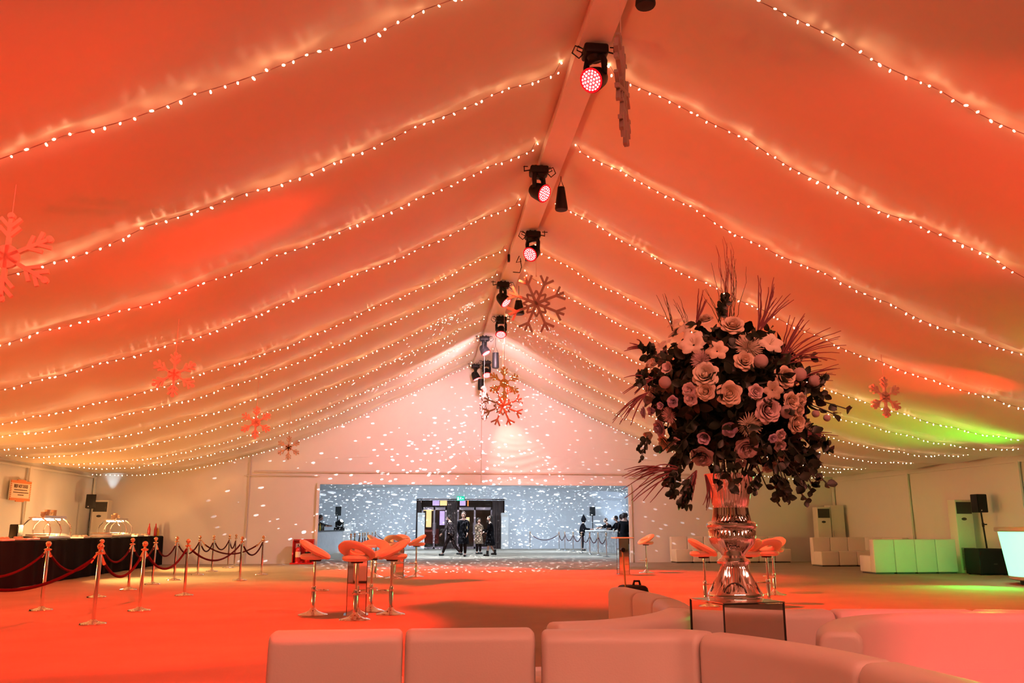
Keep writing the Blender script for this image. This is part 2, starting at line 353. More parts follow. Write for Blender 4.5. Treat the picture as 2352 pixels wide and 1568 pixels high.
for di, (x0, x1, side) in enumerate(((0.08, 1.55, 'left'), (2.18, 4.25, 'right'))):
    y = Y2 + 0.45; ww = x1 - x0
    fr = MB()
    for x in (x0 + 0.04, (x0 + x1) / 2, x1 - 0.04): fr.box((x, y, 1.2), (0.1, 0.08, 2.4))
    fr.box(((x0 + x1) / 2, y, 2.32), (ww, 0.08, 0.16)).box(((x0 + x1) / 2, y, 0.06), (ww, 0.08, 0.12)).box(((x0 + x1) / 2, y, 2.88), (ww, 0.08, 0.1))
    fr.tube([((x0 + x1) / 2 - 0.09, y - 0.07, 0.8), ((x0 + x1) / 2 - 0.09, y - 0.07, 1.5)], 0.015).tube([((x0 + x1) / 2 + 0.09, y - 0.07, 0.8), ((x0 + x1) / 2 + 0.09, y - 0.07, 1.5)], 0.015)
    tag(fr.build('door_%d' % (di + 1), FRAME, smooth=False), kind='structure')
    struct(MB().box(((x0 + x1) / 2, y + 0.01, 1.4), (ww - 0.05, 0.012, 2.8)), 'window_%d' % (di + 1), GLASS)
# the foyer beyond the doors
fy = Y2 + 3.4
struct(MB().box((2.3, fy + 0.3, 1.8), (9, 0.1, 3.8)).box((-2.1, Y2 + 1.9, 1.8), (0.1, 3.6, 3.8)).box((6.7, Y2 + 1.9, 1.8), (0.1, 3.6, 3.8)).box((2.3, Y2 + 1.9, 3.5), (9, 3.6, 0.1)), 'wall_foyer', DARK)
foy = thing('foyer_display', 'cluster of lit cream, lilac and orange panels seen through the far glazed doors', 'light panels', (0, 0, 0))
for (x, z, sx, sz, mt, nm, lb, ct) in (
    (0.52, 1.75, 0.32, 1.0, WARMLIT, 'lit_panel', 'tall lit cream panel behind the left glazed door', 'light panel'),
    (0.95, 2.72, 0.42, 0.3, LILAC, 'lit_sign', 'lilac lit board above the left glazed door', 'light panel'),
    (1.45, 2.72, 0.5, 0.3, WARMLIT, 'lit_panel', 'cream lit panel above the left glazed door', 'light panel'),
    (1.35, 1.8, 0.3, 0.85, LILAC, 'lit_panel', 'lilac lit panel behind the left glazed door', 'light panel'),
    (1.68, 1.7, 0.16, 0.8, WARMLIT, 'lit_panel', 'narrow cream lit panel beside the lilac one', 'light panel'),
    (0.5, 2.28, 0.8, 0.07, WARMLIT, 'strip_light', 'bright strip light over the left glazed door', 'light'),
    (2.95, 1.5, 0.2, 0.7, WARMLIT, 'lit_panel', 'cream lit panel behind the right glazed door', 'light panel'),
    (2.62, 2.72, 0.36, 0.3, LILAC, 'lit_panel', 'violet lit panel above the right glazed door', 'light panel'),
    (2.95, 2.72, 0.07, 0.36, ORANGE, 'lit_strip', 'orange lit strip above the right glazed door', 'light panel'),
    (0.24, 0.6, 0.06, 0.8, ORANGE, 'lit_strip', 'orange lit post low behind the left glazed door', 'light panel'),
    (0.7, 0.7, 0.9, 0.9, DARKR, 'foyer_counter', 'dark red counter behind the left glazed door', 'counter')):
    MB().box((x, fy - 0.2, z), (sx, 0.08, sz)).build(nm, mt, foy, smooth=False)
lamp('foyer_light', 'AREA', (2.3, Y2 + 1.6, 3.3), 60, (1, 0.6, 0.35), (2.3, Y2 + 1.6, 0), shape='RECTANGLE', size=4, size_y=1)
# exit sign
EXG = mat('exit_sign_green', (0.0, 0.5, 0.3), 0.4, emit=(0.0, 0.62, 0.36), estr=0.7); EXW = mat('exit_sign_white', (0.9, 1, 0.95), 0.4, emit=(0.6, 1, 0.85), estr=0.9)
ex = thing('exit_sign', 'green running man exit sign hanging above the far doors', 'sign', (2.33, Y2 - 0.25, 2.76))
MB().box((0, 0, 0.13), (0.44, 0.06, 0.26)).build('sign_box', EXG, ex, smooth=False)
g = MB(); yy = -0.036
g.box((-0.15, yy, 0.12), (0.09, 0.008, 0.18)).ball((0.0, yy, 0.205), 0.02, 8, 6).box((-0.005, yy, 0.15), (0.035, 0.008, 0.08), rot=Matrix.Rotation(0.25, 3, 'Y'))
g.box((0.03, yy, 0.085), (0.09, 0.008, 0.02), rot=Matrix.Rotation(0.8, 3, 'Y')).box((-0.04, yy, 0.085), (0.08, 0.008, 0.02), rot=Matrix.Rotation(-0.6, 3, 'Y')).box((0.005, yy, 0.165), (0.11, 0.008, 0.016), rot=Matrix.Rotation(-0.4, 3, 'Y'))
g.box((0.13, yy, 0.12), (0.08, 0.008, 0.02)).box((0.11, yy, 0.135), (0.05, 0.008, 0.018), rot=Matrix.Rotation(-0.8, 3, 'Y')).box((0.11, yy, 0.105), (0.05, 0.008, 0.018), rot=Matrix.Rotation(0.8, 3, 'Y'))
g.build('pictogram', EXW, ex, smooth=False)
MB().tube([(-0.15, 0, 0.26), (-0.15, 0, 0.95)], 0.006).tube([(0.15, 0, 0.26), (0.15, 0, 0.95)], 0.006).build('hanger', STEEL, ex)
# white upright panels flanking the far doorway
for x, lb in ((0.05, 'tall white floor standing heater left of the far doorway'), (4.9, 'tall white floor standing heater right of the far doorway')):
    t = thing('cabinet_heater', lb, 'heater', (x, Y2 - 0.55, 0))
    MB().rbox((0, 0, 1.03), (0.42, 0.34, 2.06), 0.02).build('housing', WHITE, t)
    MB().box((0, -0.175, 1.9), (0.3, 0.012, 0.12)).build('grille', ACWHITE, t, smooth=False)

# ================================================================= FAIRY LIGHT STRINGS
bulb_me = MB().ball((0, 0, -0.020), 0.0112, 6, 4, (1, 1, 1.8)).build('bulb', BULB).data
bpy.data.objects.remove(bpy.data.objects['bulb'])
ORD = ['nearest', 'second', 'third', 'fourth', 'fifth', 'sixth', 'seventh', 'eighth', 'ninth', 'tenth', 'farthest']
def light_string(k, side):
    y0 = YS[k]; xe = WL + 0.15 if side < 0 else WR - 0.15
    rn = random.Random(k * 10 + side)
    umax = abs(xe - XC); n = 600
    pts = []
    sag = 0.05
    for i in range(n + 1):
        u = 0.30 + (umax - 0.30) * i / n; x = XC + side * u
        hang = 0.035 * abs(math.sin(u * PI / 1.05)) + 0.035 * noise.noise(Vector((u * 0.9, k * 3.1, side)))
        lift = 0.30 * max(0, (u - 11.0) / 2.2) ** 2 if side > 0 else 0.12 * max(0, (u - 11.0) / 2.2) ** 2
        if k == 10: z = profs(x) - 0.10 + lift; y = 29.9 + 0.02 * math.sin(u * 3)
        else: z = profs(x) + 0.02 - hang + lift; y = y0 + 0.03 * math.sin(u * 2.1 + k) + 0.07 * noise.noise(Vector((u * 0.7, k * 1.7, 5)))
        pts.append(Vector((x, y, z)))
    pts[0].z += 0.16; pts[-1].z += 0.16
    L = [0]
    for a, b in zip(pts, pts[1:]): L.append(L[-1] + (b - a).length)
    L = np.array(L); A = np.array([tuple(p) for p in pts])
    sn = 'left' if side < 0 else 'right'
    root = thing('fairy_light_string', 'warm white fairy light string on the %s roof slope, %s from the front' % (sn, ORD[k]), 'string lights', pts[0], 0, 'fairy light strings on the %s roof slope' % sn)
    o0 = pts[0]
    nb = 100
    pos = []
    for i in range(nb):
        s = L[-1] * (i + 0.5 + rn.uniform(-0.22, 0.22)) / nb
        p = Vector([float(np.interp(s, L, A[:, c])) for c in range(3)])
        pos.append(p)
    wp = []
    for i in range(0, n + 1, 5): wp.append(pts[i] - o0 + Vector((0, 0, 0.004)))
    MB().tube(wp, 0.0045, 4).build('wire', WIRE, root)
    for p in pos:
        b = bpy.data.objects.new('bulb', bulb_me); col.objects.link(b); b.parent = root
        b.location = p - o0
        b.rotation_euler = (rn.uniform(-1.5, 1.5), rn.uniform(-1.2, 1.2), 0)
        s = rn.uniform(0.8, 1.15); b.scale = (s, s, s)
for k in range(len(YS)):
    for sd in (-1, 1): light_string(k, sd)

# ================================================================= MOVING HEADS ON THE RIDGE
def moving_head(x, y, tgt, label, cable=1, s=1.0):
    t = thing('moving_head_light', label, 'stage light', (x, y, 7.0), 0, 'moving head lights along the ridge beam')
    c = MB().tube([(-0.05, 0, 0.0), (-0.05, 0, -0.06)], 0.02, 6).tube([(0.05, 0, 0.0), (0.05, 0, -0.06)], 0.02, 6).tube([(0.24 * cable, 0, 0.0), (0.24 * cable, 0, -0.12)], 0.008, 6).tube([(0.24 * cable - 0.05, 0, -0.03), (0.24 * cable + 0.06, 0, -0.03)], 0.008, 6).tube([(0, 0, -0.06), (0.24 * cable, 0, -0.11)], 0.01, 6)
    c.build('clamp', BLACK, t)
    bs = MB().rbox((0, 0, -0.11), (0.30, 0.26, 0.13), 0.03); bs.build('base', BLACK, t)
    MB().tube([(0.12 * -cable, 0, -0.08), (-0.24 * cable, 0.02, -0.02), (-0.28 * cable, 0.02, -0.12), (-0.2 * cable, 0, -0.2), (-0.14 * cable, 0, -0.13)], 0.009, 6).tube([(0.1 * -cable, 0, -0.1), (-0.2 * cable, 0.05, 0.0), (-0.22 * cable, 0.02, -0.08), (-0.12 * cable, 0, -0.14)], 0.008, 6).build('cable', BLACK, t)
    HC = Vector((0, 0, -0.46)); dr = (Vector(tgt) - (Vector((x, y, 7.0)) + HC)).normalized()
    hz = Vector((dr.x, dr.y, 0)); hz = hz.normalized() if hz.length > 1e-3 else Vector((1, 0, 0))
    ax = Vector((-hz.y, hz.x, 0))
    yk = MB()
    for sg in (-1, 1):
        a = ax * 0.13 * sg
        yk.tube([Vector((0, 0, -0.19)), a * 0.9 + Vector((0, 0, -0.21)), a + Vector((0, 0, -0.27)), a + Vector((0, 0, -0.44))], [0.045, 0.045, 0.04, 0.032], 8)
    yk.lathe([(0.08, -0.22), (0.1, -0.17)], n=16)
    yk.build('yoke', BLACK, t)
    R = dr.to_track_quat('Z', 'Y').to_matrix()
    MB().lathe([(0.03, -0.17), (0.085, -0.155), (0.125, -0.09), (0.14, 0.0), (0.15, 0.08), (0.155, 0.115), (0.135, 0.12)], HC, 24, R).build('head', BLACK, t)
    MB().lathe([(0.135, 0.115), (0.15, 0.124), (0.138, 0.13), (0.12, 0.124)], HC, 24, R, False).build('lens_rim', LEDRIM, t)
    f = MB()
    for rad, n in ((0, 1), (0.042, 6), (0.082, 12), (0.118, 18)):
        for q in range(n):
            a = 2 * PI * q / n
            f.ball(HC + R @ Vector((rad * math.cos(a), rad * math.sin(a), 0.119)), 0.0175, 8, 4, (1, 1, 0.45), R)
    f.build('led_array', LEDR, t)
    MB().lathe([(0.134, 0.116), (0.134, 0.1225)], HC, 24, R).build('lens_plate', LEDPL, t)
    return t
HL = ['nearest, lens turned left', 'second, lens tilted right', 'third, lens tilted left', 'fourth, beside a hanging bag',
      'fifth, lens facing down', 'sixth, beside the tall bag', 'seventh, bright lens', 'last before the end wall']
VIEWT = [((-0.6, 6.6, 4.0)), (3.6, 11.2, 5.2), (0.6, 14.2, 4.9), (3.5, 18.6, 4.6), (1.9, 21.5, 4.2), (3.0, 25.0, 4.4), (2.6, 27.5, 3.6), (2.8, 29.9, 4.4)]
for i, ((hx, hy), tg, e) in enumerate(HEADS):
    moving_head(hx, hy, VIEWT[i], 'black moving head light on the ridge beam, ' + HL[i], -1 if i in (1, 3, 5, 7) else 1)
# black hoist bags
def bag(x, y, zt, h, r0, r1, label, strap=0.12):
    t = thing('hoist_bag', label, 'bag', (x, y, zt), 0, 'black bags hanging from the ridge beam')
    MB().lathe([(0.01, 0), (r0, -0.01), (r0 + (r1 - r0) * 0.6, -h * 0.55), (r1, -h * 0.93), (r1 * 0.9, -h * 0.99), (0.01, -h)], n=20).build('pouch', BLACK, t)
    MB().tube([(-r0 * 0.8, 0, -0.01), (0, 0, strap), (r0 * 0.8, 0, -0.01)], 0.008, 6).tube([(0, 0, strap), (0, 0, 7.02 - zt)], 0.006, 6).build('strap', BLACK, t)
bag(2.27, 7.9, 7.0, 0.36, 0.07, 0.11, 'rounded black bag at the top edge, nearest of the bags on the ridge beam', 0.02)
bag(2.24, 13.3, 6.83, 0.42, 0.06, 0.11, 'tall tapered black bag just behind the second moving head')
bag(2.28, 20.0, 6.65, 0.36, 0.08, 0.14, 'squat black bag just right of the fourth moving head')
bag(2.22, 25.9, 6.55, 0.50, 0.10, 0.11, 'black bag with a strap just right of the sixth moving head', 0.22)
bag(2.02, 29.6, 6.35, 0.4, 0.10, 0.11, 'small black bag right of the last moving head before the end wall')
# bare clamp with a loose cable
t = thing('beam_clamp', 'empty black clamp with a looped cable on the ridge beam, no lamp fixed', 'clamp', (2.0, 17.6, 7.0))
MB().box((-0.21, 0, -0.06), (0.05, 0.08, 0.16)).box((0.2, 0, -0.05), (0.1, 0.08, 0.1)).build('bracket', BLACK, t, smooth=False)
MB().tube([(0.02, 0, 0.0), (-0.05, -0.02, -0.16), (0.06, -0.02, -0.13), (0.04, 0, -0.05), (0.07, 0, -0.25), (0.03, 0, -0.38), (-0.12, 0, -0.37)], 0.01, 6).build('cable', BLACK, t)

# ================================================================= SNOWFLAKES
SNOWM = mat('pale_foam', (0.80, 0.60, 0.52), 0.6); SNOWG = mat('silver_glitter_board', (0.38, 0.30, 0.28), 0.5, bump=0.3, bscale=200)
def bar2(mb, a, b, w, th):
    a = Vector(a); b = Vector(b); d = b - a; L = d.length; ang = math.atan2(d.y, d.x); c = (a + b) / 2
    mb.box((c.x, 0, c.y), (L, th, w), rot=Matrix.Rotation(-ang, 3, 'Y'))
def flakeA(D, th=0.05):
    mb = MB(); R = D / 2
    mb.lathe([(0.001, -th / 2), (R * 0.26, -th / 2), (R * 0.26, th / 2), (0.001, th / 2)], n=24, rot=Matrix.Rotation(PI / 2, 3, 'X'))
    for q in range(6):
        a = PI / 2 + q * PI / 3; u = Vector((math.cos(a), math.sin(a)))
        def P(r, o): return (u.x * r - u.y * o, u.y * r + u.x * o)
        bar2(mb, P(0, 0), P(R * 0.9, 0), R * 0.08, th)
        for r in (0.46, 0.66):
            for s in (-1, 1): bar2(mb, P(R * r, 0), P(R * (r + 0.22), s * R * 0.2), R * 0.075, th * 0.9)
        p = P(R * 0.93, 0)
        mb.lathe([(0.001, -th / 2), (R * 0.075, -th / 2), (R * 0.075, th / 2), (0.001, th / 2)], (p[0], 0, p[1]), 12, Matrix.Rotation(PI / 2, 3, 'X'))
    return mb
def flakeB(D, th=0.045):
    mb = MB(); R = D / 2
    for q in range(8):
        a = PI / 8 + q * PI / 4; u = Vector((math.cos(a), math.sin(a)))
        def P(r, o): return (u.x * r - u.y * o, u.y * r + u.x * o)
        bar2(mb, P(0, 0), P(R * 0.98, 0), R * 0.075, th)
        for s in (-1, 1): bar2(mb, P(R * 0.70, 0), P(R * 0.94, s * R * 0.23), R * 0.07, th * 0.92)
        a2 = q * PI / 4; v = Vector((math.cos(a2), math.sin(a2)))
        def Q(r, o): return (v.x * r - v.y * o, v.y * r + v.x * o)
        for s in (-1, 1):
            bar2(mb, Q(R * 0.05, 0), Q(R * 0.27, s * R * 0.095), R * 0.06, th * 0.86); bar2(mb, Q(R * 0.27, s * R * 0.095), Q(R * 0.44, 0), R * 0.06, th * 0.86)
    return mb
def snowflake(fn, D, c, rz, label, m, top):
    t = thing('snowflake', label, 'decoration', c, rz, 'hanging snowflakes')
    o = fn(D).build('flake', m, t, smooth=False)
    MB().tube([(0, 0, D * 0.46), (0, 0, top - c[2])], 0.004, 5).build('hanging_thread', SNOWM, t)
    MB().box((0, 0, D * 0.47), (0.02, 0.02, 0.04)).build('clip', SNOWM, t)
GOLDM = mat('gold_foam', (0.75, 0.50, 0.22), 0.6)
snowflake(flakeB, 1.20, atY(1232, 697, 16), -0.1, 'large eight armed silver snowflake facing the viewer below the ridge beam', SNOWG, 7.0)
snowflake(flakeB, 1.15, atY(1155, 932, 23), 0.05, 'eight armed silver snowflake in front of the pink gable', SNOWG, 7.0)
snowflake(flakeB, 1.20, atY(1430, 208, 8.1), 1.22, 'edge-on silver snowflake hanging beside the nearest moving head', SNOWG, 7.0)
snowflake(flakeB, 1.10, atY(1112, 926, 26), 1.25, 'edge-on silver snowflake just left of the gable snowflake', SNOWG, 7.0)
snowflake(flakeA, 0.90, atY(1158, 880, 22), 0.2, 'golden six armed snowflake right above the gable snowflake', GOLDM, 7.0)
for (px, py, Y, D, rz, lb) in ((15, 590, 8, 0.86, 0.15, 'orange lit white snowflake cut by the left edge of the view'), (400, 860, 13.3, 0.70, 0.1, 'pale six armed snowflake over the left roof slope, with a dark clip'),
    (588, 970, 18, 0.68, -0.1, 'pale snowflake nearly lost against the left roof slope'), (663, 1028, 22.5, 0.62, 0.0, 'small pale snowflake in front of the left gable edge'),
    (2033, 912, 14.3, 0.74, 0.25, 'coral coloured six armed snowflake on the right roof slope')):
    c = atY(px, py, Y)
    snowflake(flakeA, D, c, rz, lb, SNOWM, profs(c.x) + 0.05)

# ================================================================= BAR STOOLS AND MIRRORED TABLES
STOOLM = mat('stool_leather', (0.80, 0.62, 0.52), 0.4, bump=0.04, bscale=150)
def make_stool():
    t = thing('bar_stool', 'white padded bar stool', 'bar stool', (0, 0, 0))
    # back lies along local -x
    tilt = math.radians(27); rings = []
    n, k = 40, 12
    for i in range(n):
        a = 2 * PI * i / n
        ca, sa = math.cos(a), math.sin(a)
        wtube = 0.078 - 0.012 * ca
        cx, cy = 0.175 * ca, 0.185 * sa
        ring = []
        for j in range(k):
            b = 2 * PI * j / k
            rr = wtube * math.cos(b); zz = 0.043 * math.sin(b)
            x = cx + rr * ca; y = cy + rr * sa; z = zz
            z += 0.02 * max(0, -ca) ** 2                  # raised at the back
            X = x * math.cos(tilt) + z * math.sin(tilt); Z = -x * math.sin(tilt) + z * math.cos(tilt)
            ring.append((X - 0.005, y, Z + 0.885))
        rings.append(ring)
    rings.append(rings[0])
    MB().loft(rings).build('backrest', STOOLM, t)
    s = MB()
    s.lathe([(0.001, 0.755), (0.12, 0.757), (0.165, 0.77), (0.183, 0.80), (0.175, 0.828), (0.14, 0.84), (0.001, 0.843)], (-0.035, 0, 0), 28)
    s.build('seat', STOOLM, t)
    MB().lathe([(0.08, 0.735), (0.085, 0.757), (0.02, 0.757)], n=20).build('seat_plate', BLACK, t)
    MB().lathe([(0.03, 0.05), (0.03, 0.38), (0.027, 0.39), (0.019, 0.395), (0.019, 0.74)], n=16).build('gas_post', CHROME, t)
    MB().lathe([(0.001, 0.0), (0.205, 0.0), (0.208, 0.006), (0.20, 0.014), (0.14, 0.028), (0.08, 0.050), (0.045, 0.075), (0.036, 0.095), (0.03, 0.10)], n=36).build('base', CHROME, t)
    pts = [(0.028, 0.0, 0.335)] + [(0.12 + 0.0 + 0.085 * math.cos(a), 0.115 * math.sin(a), 0.335) for a in np.linspace(-PI * 0.93, PI * 0.93, 25)] + [(0.028, 0.0, 0.335)]
    MB().tube(pts, 0.008, 8).lathe([(0.036, 0.32), (0.036, 0.35)], n=12).build('footrest', CHROME, t)
    return t
def make_table():
    t = thing('poseur_table', 'mirrored poseur table', 'table', (0, 0, 0))
    MB().rbox((0, 0, 0.945), (0.50, 0.50, 0.03), 0.008).build('tabletop', WHITE, t)
    MB().box((0, 0, 0.48), (0.26, 0.26, 0.90)).build('column', MIRROR, t, smooth=False)
    e = MB()
    for sx in (-1, 1):
        for sy in (-1, 1): e.box((sx * 0.131, sy * 0.131, 0.48), (0.008, 0.008, 0.90))
    e.build('corner_trim', EDGE, t, smooth=False)
    MB().box((0, 0, 0.015), (0.34, 0.34, 0.03)).build('foot_plate', CHROME, t, smooth=False)
    return t
st0 = make_stool(); tb0 = make_table()
# x, y, direction the back points to (degrees), label
STOOLS = [(-1.48, 12.75, 180, 'bar stool left of the near table, its raised back to the left', 'stools round the near left table'),
    (-0.84, 12.02, -118, 'bar stool in front of the near left table, its back towards us', 'stools round the near left table'),
    (-0.39, 12.70, 12, 'bar stool right of the near left table, its raised back to the right', 'stools round the near left table'),
    (-0.70, 13.22, 80, 'bar stool half hidden behind the near left mirrored table', 'stools round the near left table'),
    (-1.08, 22.1, 170, 'leftmost stool of the far group before the lobby opening', 'stools round the far left table'),
    (-0.62, 21.6, -100, 'front stool of the far group before the lobby opening', 'stools round the far left table'),
    (-0.50, 22.75, 90, 'rear stool of the far group before the lobby opening', 'stools round the far left table'),
    (-0.08, 22.2, 10, 'rightmost stool of the far group before the lobby opening, back raised right', 'stools round the far left table'),
    (6.16, 23.4, 8, 'single bar stool by the end wall just right of the opening', 'stools on the right side'),
    (4.46, 13.42, 175, 'bar stool seen just left of the silver vase', 'stools on the right side'),
    (5.10, 13.25, -50, 'bar stool seen immediately right of the silver vase', 'stools on the right side'),
    (5.60, 13.69, -80, 'bar stool right of the vase with its broad back towards us', 'stools on the right side'),
    (6.50, 15.6, 20, 'bar stool behind the right hand group, only its post and base clear', 'stools on the right side')]
for i, (x, y, bd, lb, gp) in enumerate(STOOLS):
    o = st0 if i == 0 else dup(st0)
    o.location = (x, y, 0); o.rotation_euler = (0, 0, math.radians(bd + 180)); o['label'] = 'white leather ' + lb; o['group'] = gp
for i, (x, y, rz, lb) in enumerate([(-0.86, 12.52, 0.05, 'mirrored poseur table with a white top among the four near left stools'), (-0.52, 22.15, 0.0, 'mirrored poseur table in the far stool group before the opening'),
        (5.30, 22.5, 0.02, 'mirrored poseur table standing alone before the right lobby bar'), (5.14, 13.9, 0.3, 'mirrored poseur table hidden behind the silver vase')]):
    o = tb0 if i == 0 else dup(tb0)
    o.location = (x, y, 0); o.rotation_euler = (0, 0, rz); o['label'] = lb; o['group'] = 'mirrored poseur tables'

# ================================================================= STANCHIONS AND ROPES
def make_stanchion():
    t = thing('rope_stanchion', 'stanchion', 'stanchion', (0, 0, 0))
    MB().lathe([(0.001, 0), (0.155, 0), (0.16, 0.01), (0.155, 0.022), (0.10, 0.032), (0.05, 0.045), (0.036, 0.06), (0.026, 0.065)], n=32).build('base', CHROME, t)
    MB().lathe([(0.025, 0.05), (0.025, 0.89)], n=18).build('post', CHROME, t)
    MB().lathe([(0.026, 0.865), (0.045, 0.87), (0.055, 0.885), (0.045, 0.893), (0.02, 0.90), (0.018, 0.925), (0.02, 0.93)], n=20).build('collar', BRASS, t)
    MB().ball((0, 0, 0.965), 0.042, 18, 12).build('ball_finial', BRASS, t)
    return t
s0 = make_stanchion()
RA = [(-5.57, 13.83), (-5.65, 16.28), (-5.70, 18.11), (-5.76, 19.85), (-5.73, 21.42), (-5.76, 23.71), (-5.82, 25.54), (-5.84, 27.69), (-5.90, 28.92)]
RB = [(-4.11, 11.81), (-4.10, 13.61), (-4.22, 16.53), (-4.16, 21.09), (-4.10, 23.54)]
first = True
RAn = ['nearest', 'second', 'third', 'fourth', 'fifth', 'sixth', 'seventh', 'eighth', 'last']
RBn = ['nearest', 'second', 'third', 'fourth', 'last']
for row, names, ds, gp in ((RA, RAn, 'in the row beside the food table', 'posts of the left rope row'), (RB, RBn, 'in the row beside the red lit floor', 'posts of the right rope row')):
    for i, (x, y) in enumerate(row):
        o = s0 if first else dup(s0); first = False
        o.location = (x, y, 0); o['label'] = 'chrome rope post with a ball top, %s %s' % (names[i], ds); o['group'] = gp
def rope(a, b, drop, label, group, r=0.019, zt=0.872, m=VELVET, ends=True):
    a = Vector((a[0], a[1], zt)); b = Vector((b[0], b[1], zt)); d = (b - a); dn = d.normalized()
    t = thing('velvet_rope', label, 'rope', a, 0, group)
    pts = []; n = 24
    for i in range(n + 1):
        u = i / n; p = d * u; p = Vector((p.x, p.y, -drop * (1 - (2 * u - 1) ** 2)))
        pts.append(p)
    L = d.length
    core = [p for p in pts if 0.085 < (p.xy.length) < L - 0.085]
    MB().tube(core, r, 8).build('rope_cord', m, t)
    if ends:
        for e in (0, -1):
            q = [Vector((0, 0, 0)) + dn * 0.045, core[0]] if e == 0 else [d - dn * 0.045, core[-1]]
            q[1] = q[1] + (q[1] - q[0]).normalized() * 0.05
            MB().tube(q, [0.010, r * 1.15], 8).build('end_fitting', BRASS, t)
for i in range(len(RA) - 1):
    rope(RA[i], RA[i + 1], 0.30 if i else 0.36, 'maroon velvet rope between the %s and %s posts beside the food table' % (RAn[i], RAn[i + 1]), 'velvet ropes of the left row')
rope((-5.95, 11.6), RA[0], 0.33, 'maroon velvet rope entering from the left edge to the nearest food table post', 'velvet ropes of the left row')
for i in range(len(RB) - 1):
    rope(RB[i], RB[i + 1], 0.33, 'maroon velvet rope between the %s and %s posts beside the red floor' % (RBn[i], RBn[i + 1]), 'velvet ropes of the right row')
rope((-5.3, 9.9), RB[0], 0.38, 'maroon velvet rope entering low from the left edge to the nearest red floor post', 'velvet ropes of the right row')
rope(RA[5], RB[4], 0.34, 'maroon velvet rope crossing between the two post rows at the far end', 'velvet ropes of the left row')
# lobby stanchions
LR = [(7.85, y) for y in (36.3, 38.0, 39.9, 42.0, 44.3, 46.9)] + [(7.74, 48.2), (6.25, 49.3)]
for i, (x, y) in enumerate(LR):
    dup(s0, (x, y, 0), None, 'thin rope post in the right part of the lobby, %s from the front' % (['nearest', 'second', 'third', 'fourth', 'fifth', 'sixth', 'seventh', 'last'][i]), 'rope posts by the right lobby bar')
for i in range(len(LR) - 1):
    rope(LR[i], LR[i + 1], 0.34 if i < 7 else 0.5, 'dark rope in the right part of the lobby, %s span from the front' % (['first', 'second', 'third', 'fourth', 'fifth', 'sixth', 'last'][i]), 'ropes by the right lobby bar')
LL = [(-2.5, y) for y in (32.2, 34.0, 36.8, 38.8, 40.3, 42.6, 46.4, 49.6)] + [(-0.8, 50.0)]
for i, (x, y) in enumerate(LL):
    dup(s0, (x, y, 0), None, 'thin rope post in the left part of the lobby, %s from the front' % (RAn[i]), 'rope posts by the left lobby bar')
for i in range(len(LL) - 1):
    rope(LL[i], LL[i + 1], 0.4, 'dark rope in the left part of the lobby, %s span from the front' % (['first', 'second', 'third', 'fourth', 'fifth', 'sixth', 'seventh', 'last'][i]), 'ropes by the left lobby bar')

# ================================================================= FOOD TABLE AND WHAT STANDS ON IT
TA = Vector((-8.02, 13.0, 0)); TB = Vector((-8.55, 30.2, 0)); td = (TB - TA).normalized(); tn = Vector((td.y, -td.x, 0)); TH_ = 0.94
tang = math.atan2(td.y, td.x) - PI / 2
def on_table(y, back, z=TH_):          # point at depth y, 'back' metres behind the front edge
    p = TA + td * ((y - TA.y) / td.y) - tn * back
    return (p.x, p.y, z)
t = thing('food_table', 'long food table draped to the floor in black cloth', 'table', (0, 0, 0))
vv = []; n = 240; Lt = (TB - TA).length; DEP = 0.95
for i in range(n + 1):
    s = Lt * i / n; p = TA + td * s
    for z, w_ in ((0.0, 0.03), (TH_ - 0.03, 0.012), (TH_, 0.0)):
        q = p + tn * (w_ * (1 + 0.8 * math.sin(s * 9 + 2 * math.sin(s * 1.7))) if z < TH_ else -0.01)
        vv.append((q.x, q.y, z + (0.01 if z == 0 else 0)))
fs = [(3 * i + j, 3 * (i + 1) + j, 3 * (i + 1) + j + 1, 3 * i + j + 1) for i in range(n) for j in range(2)]
c1 = TB - tn * DEP; c0 = TA - tn * DEP; k = len(vv)
vv += [(c0.x, c0.y, 0.01), (c0.x, c0.y, TH_), (c1.x, c1.y, 0.01), (c1.x, c1.y, TH_)]
fs += [(2, 3 * n + 2, k + 3, k + 1), (3 * n, 3 * n + 2, k + 3, k + 2), (0, 2, k + 1, k), (k, k + 1, k + 3, k + 2)]
MB().add(vv, fs).build('tablecloth', BLACKCL, t)
a = TA + td * 0.1; 
MB().box(((TA.x + TB.x) / 2 - tn.x * DEP / 2, (TA.y + TB.y) / 2 - tn.y * DEP / 2, TH_ - 0.03), (DEP - 0.05, Lt - 0.1, 0.03), tang).build('tabletop', WHITE, t, smooth=False)
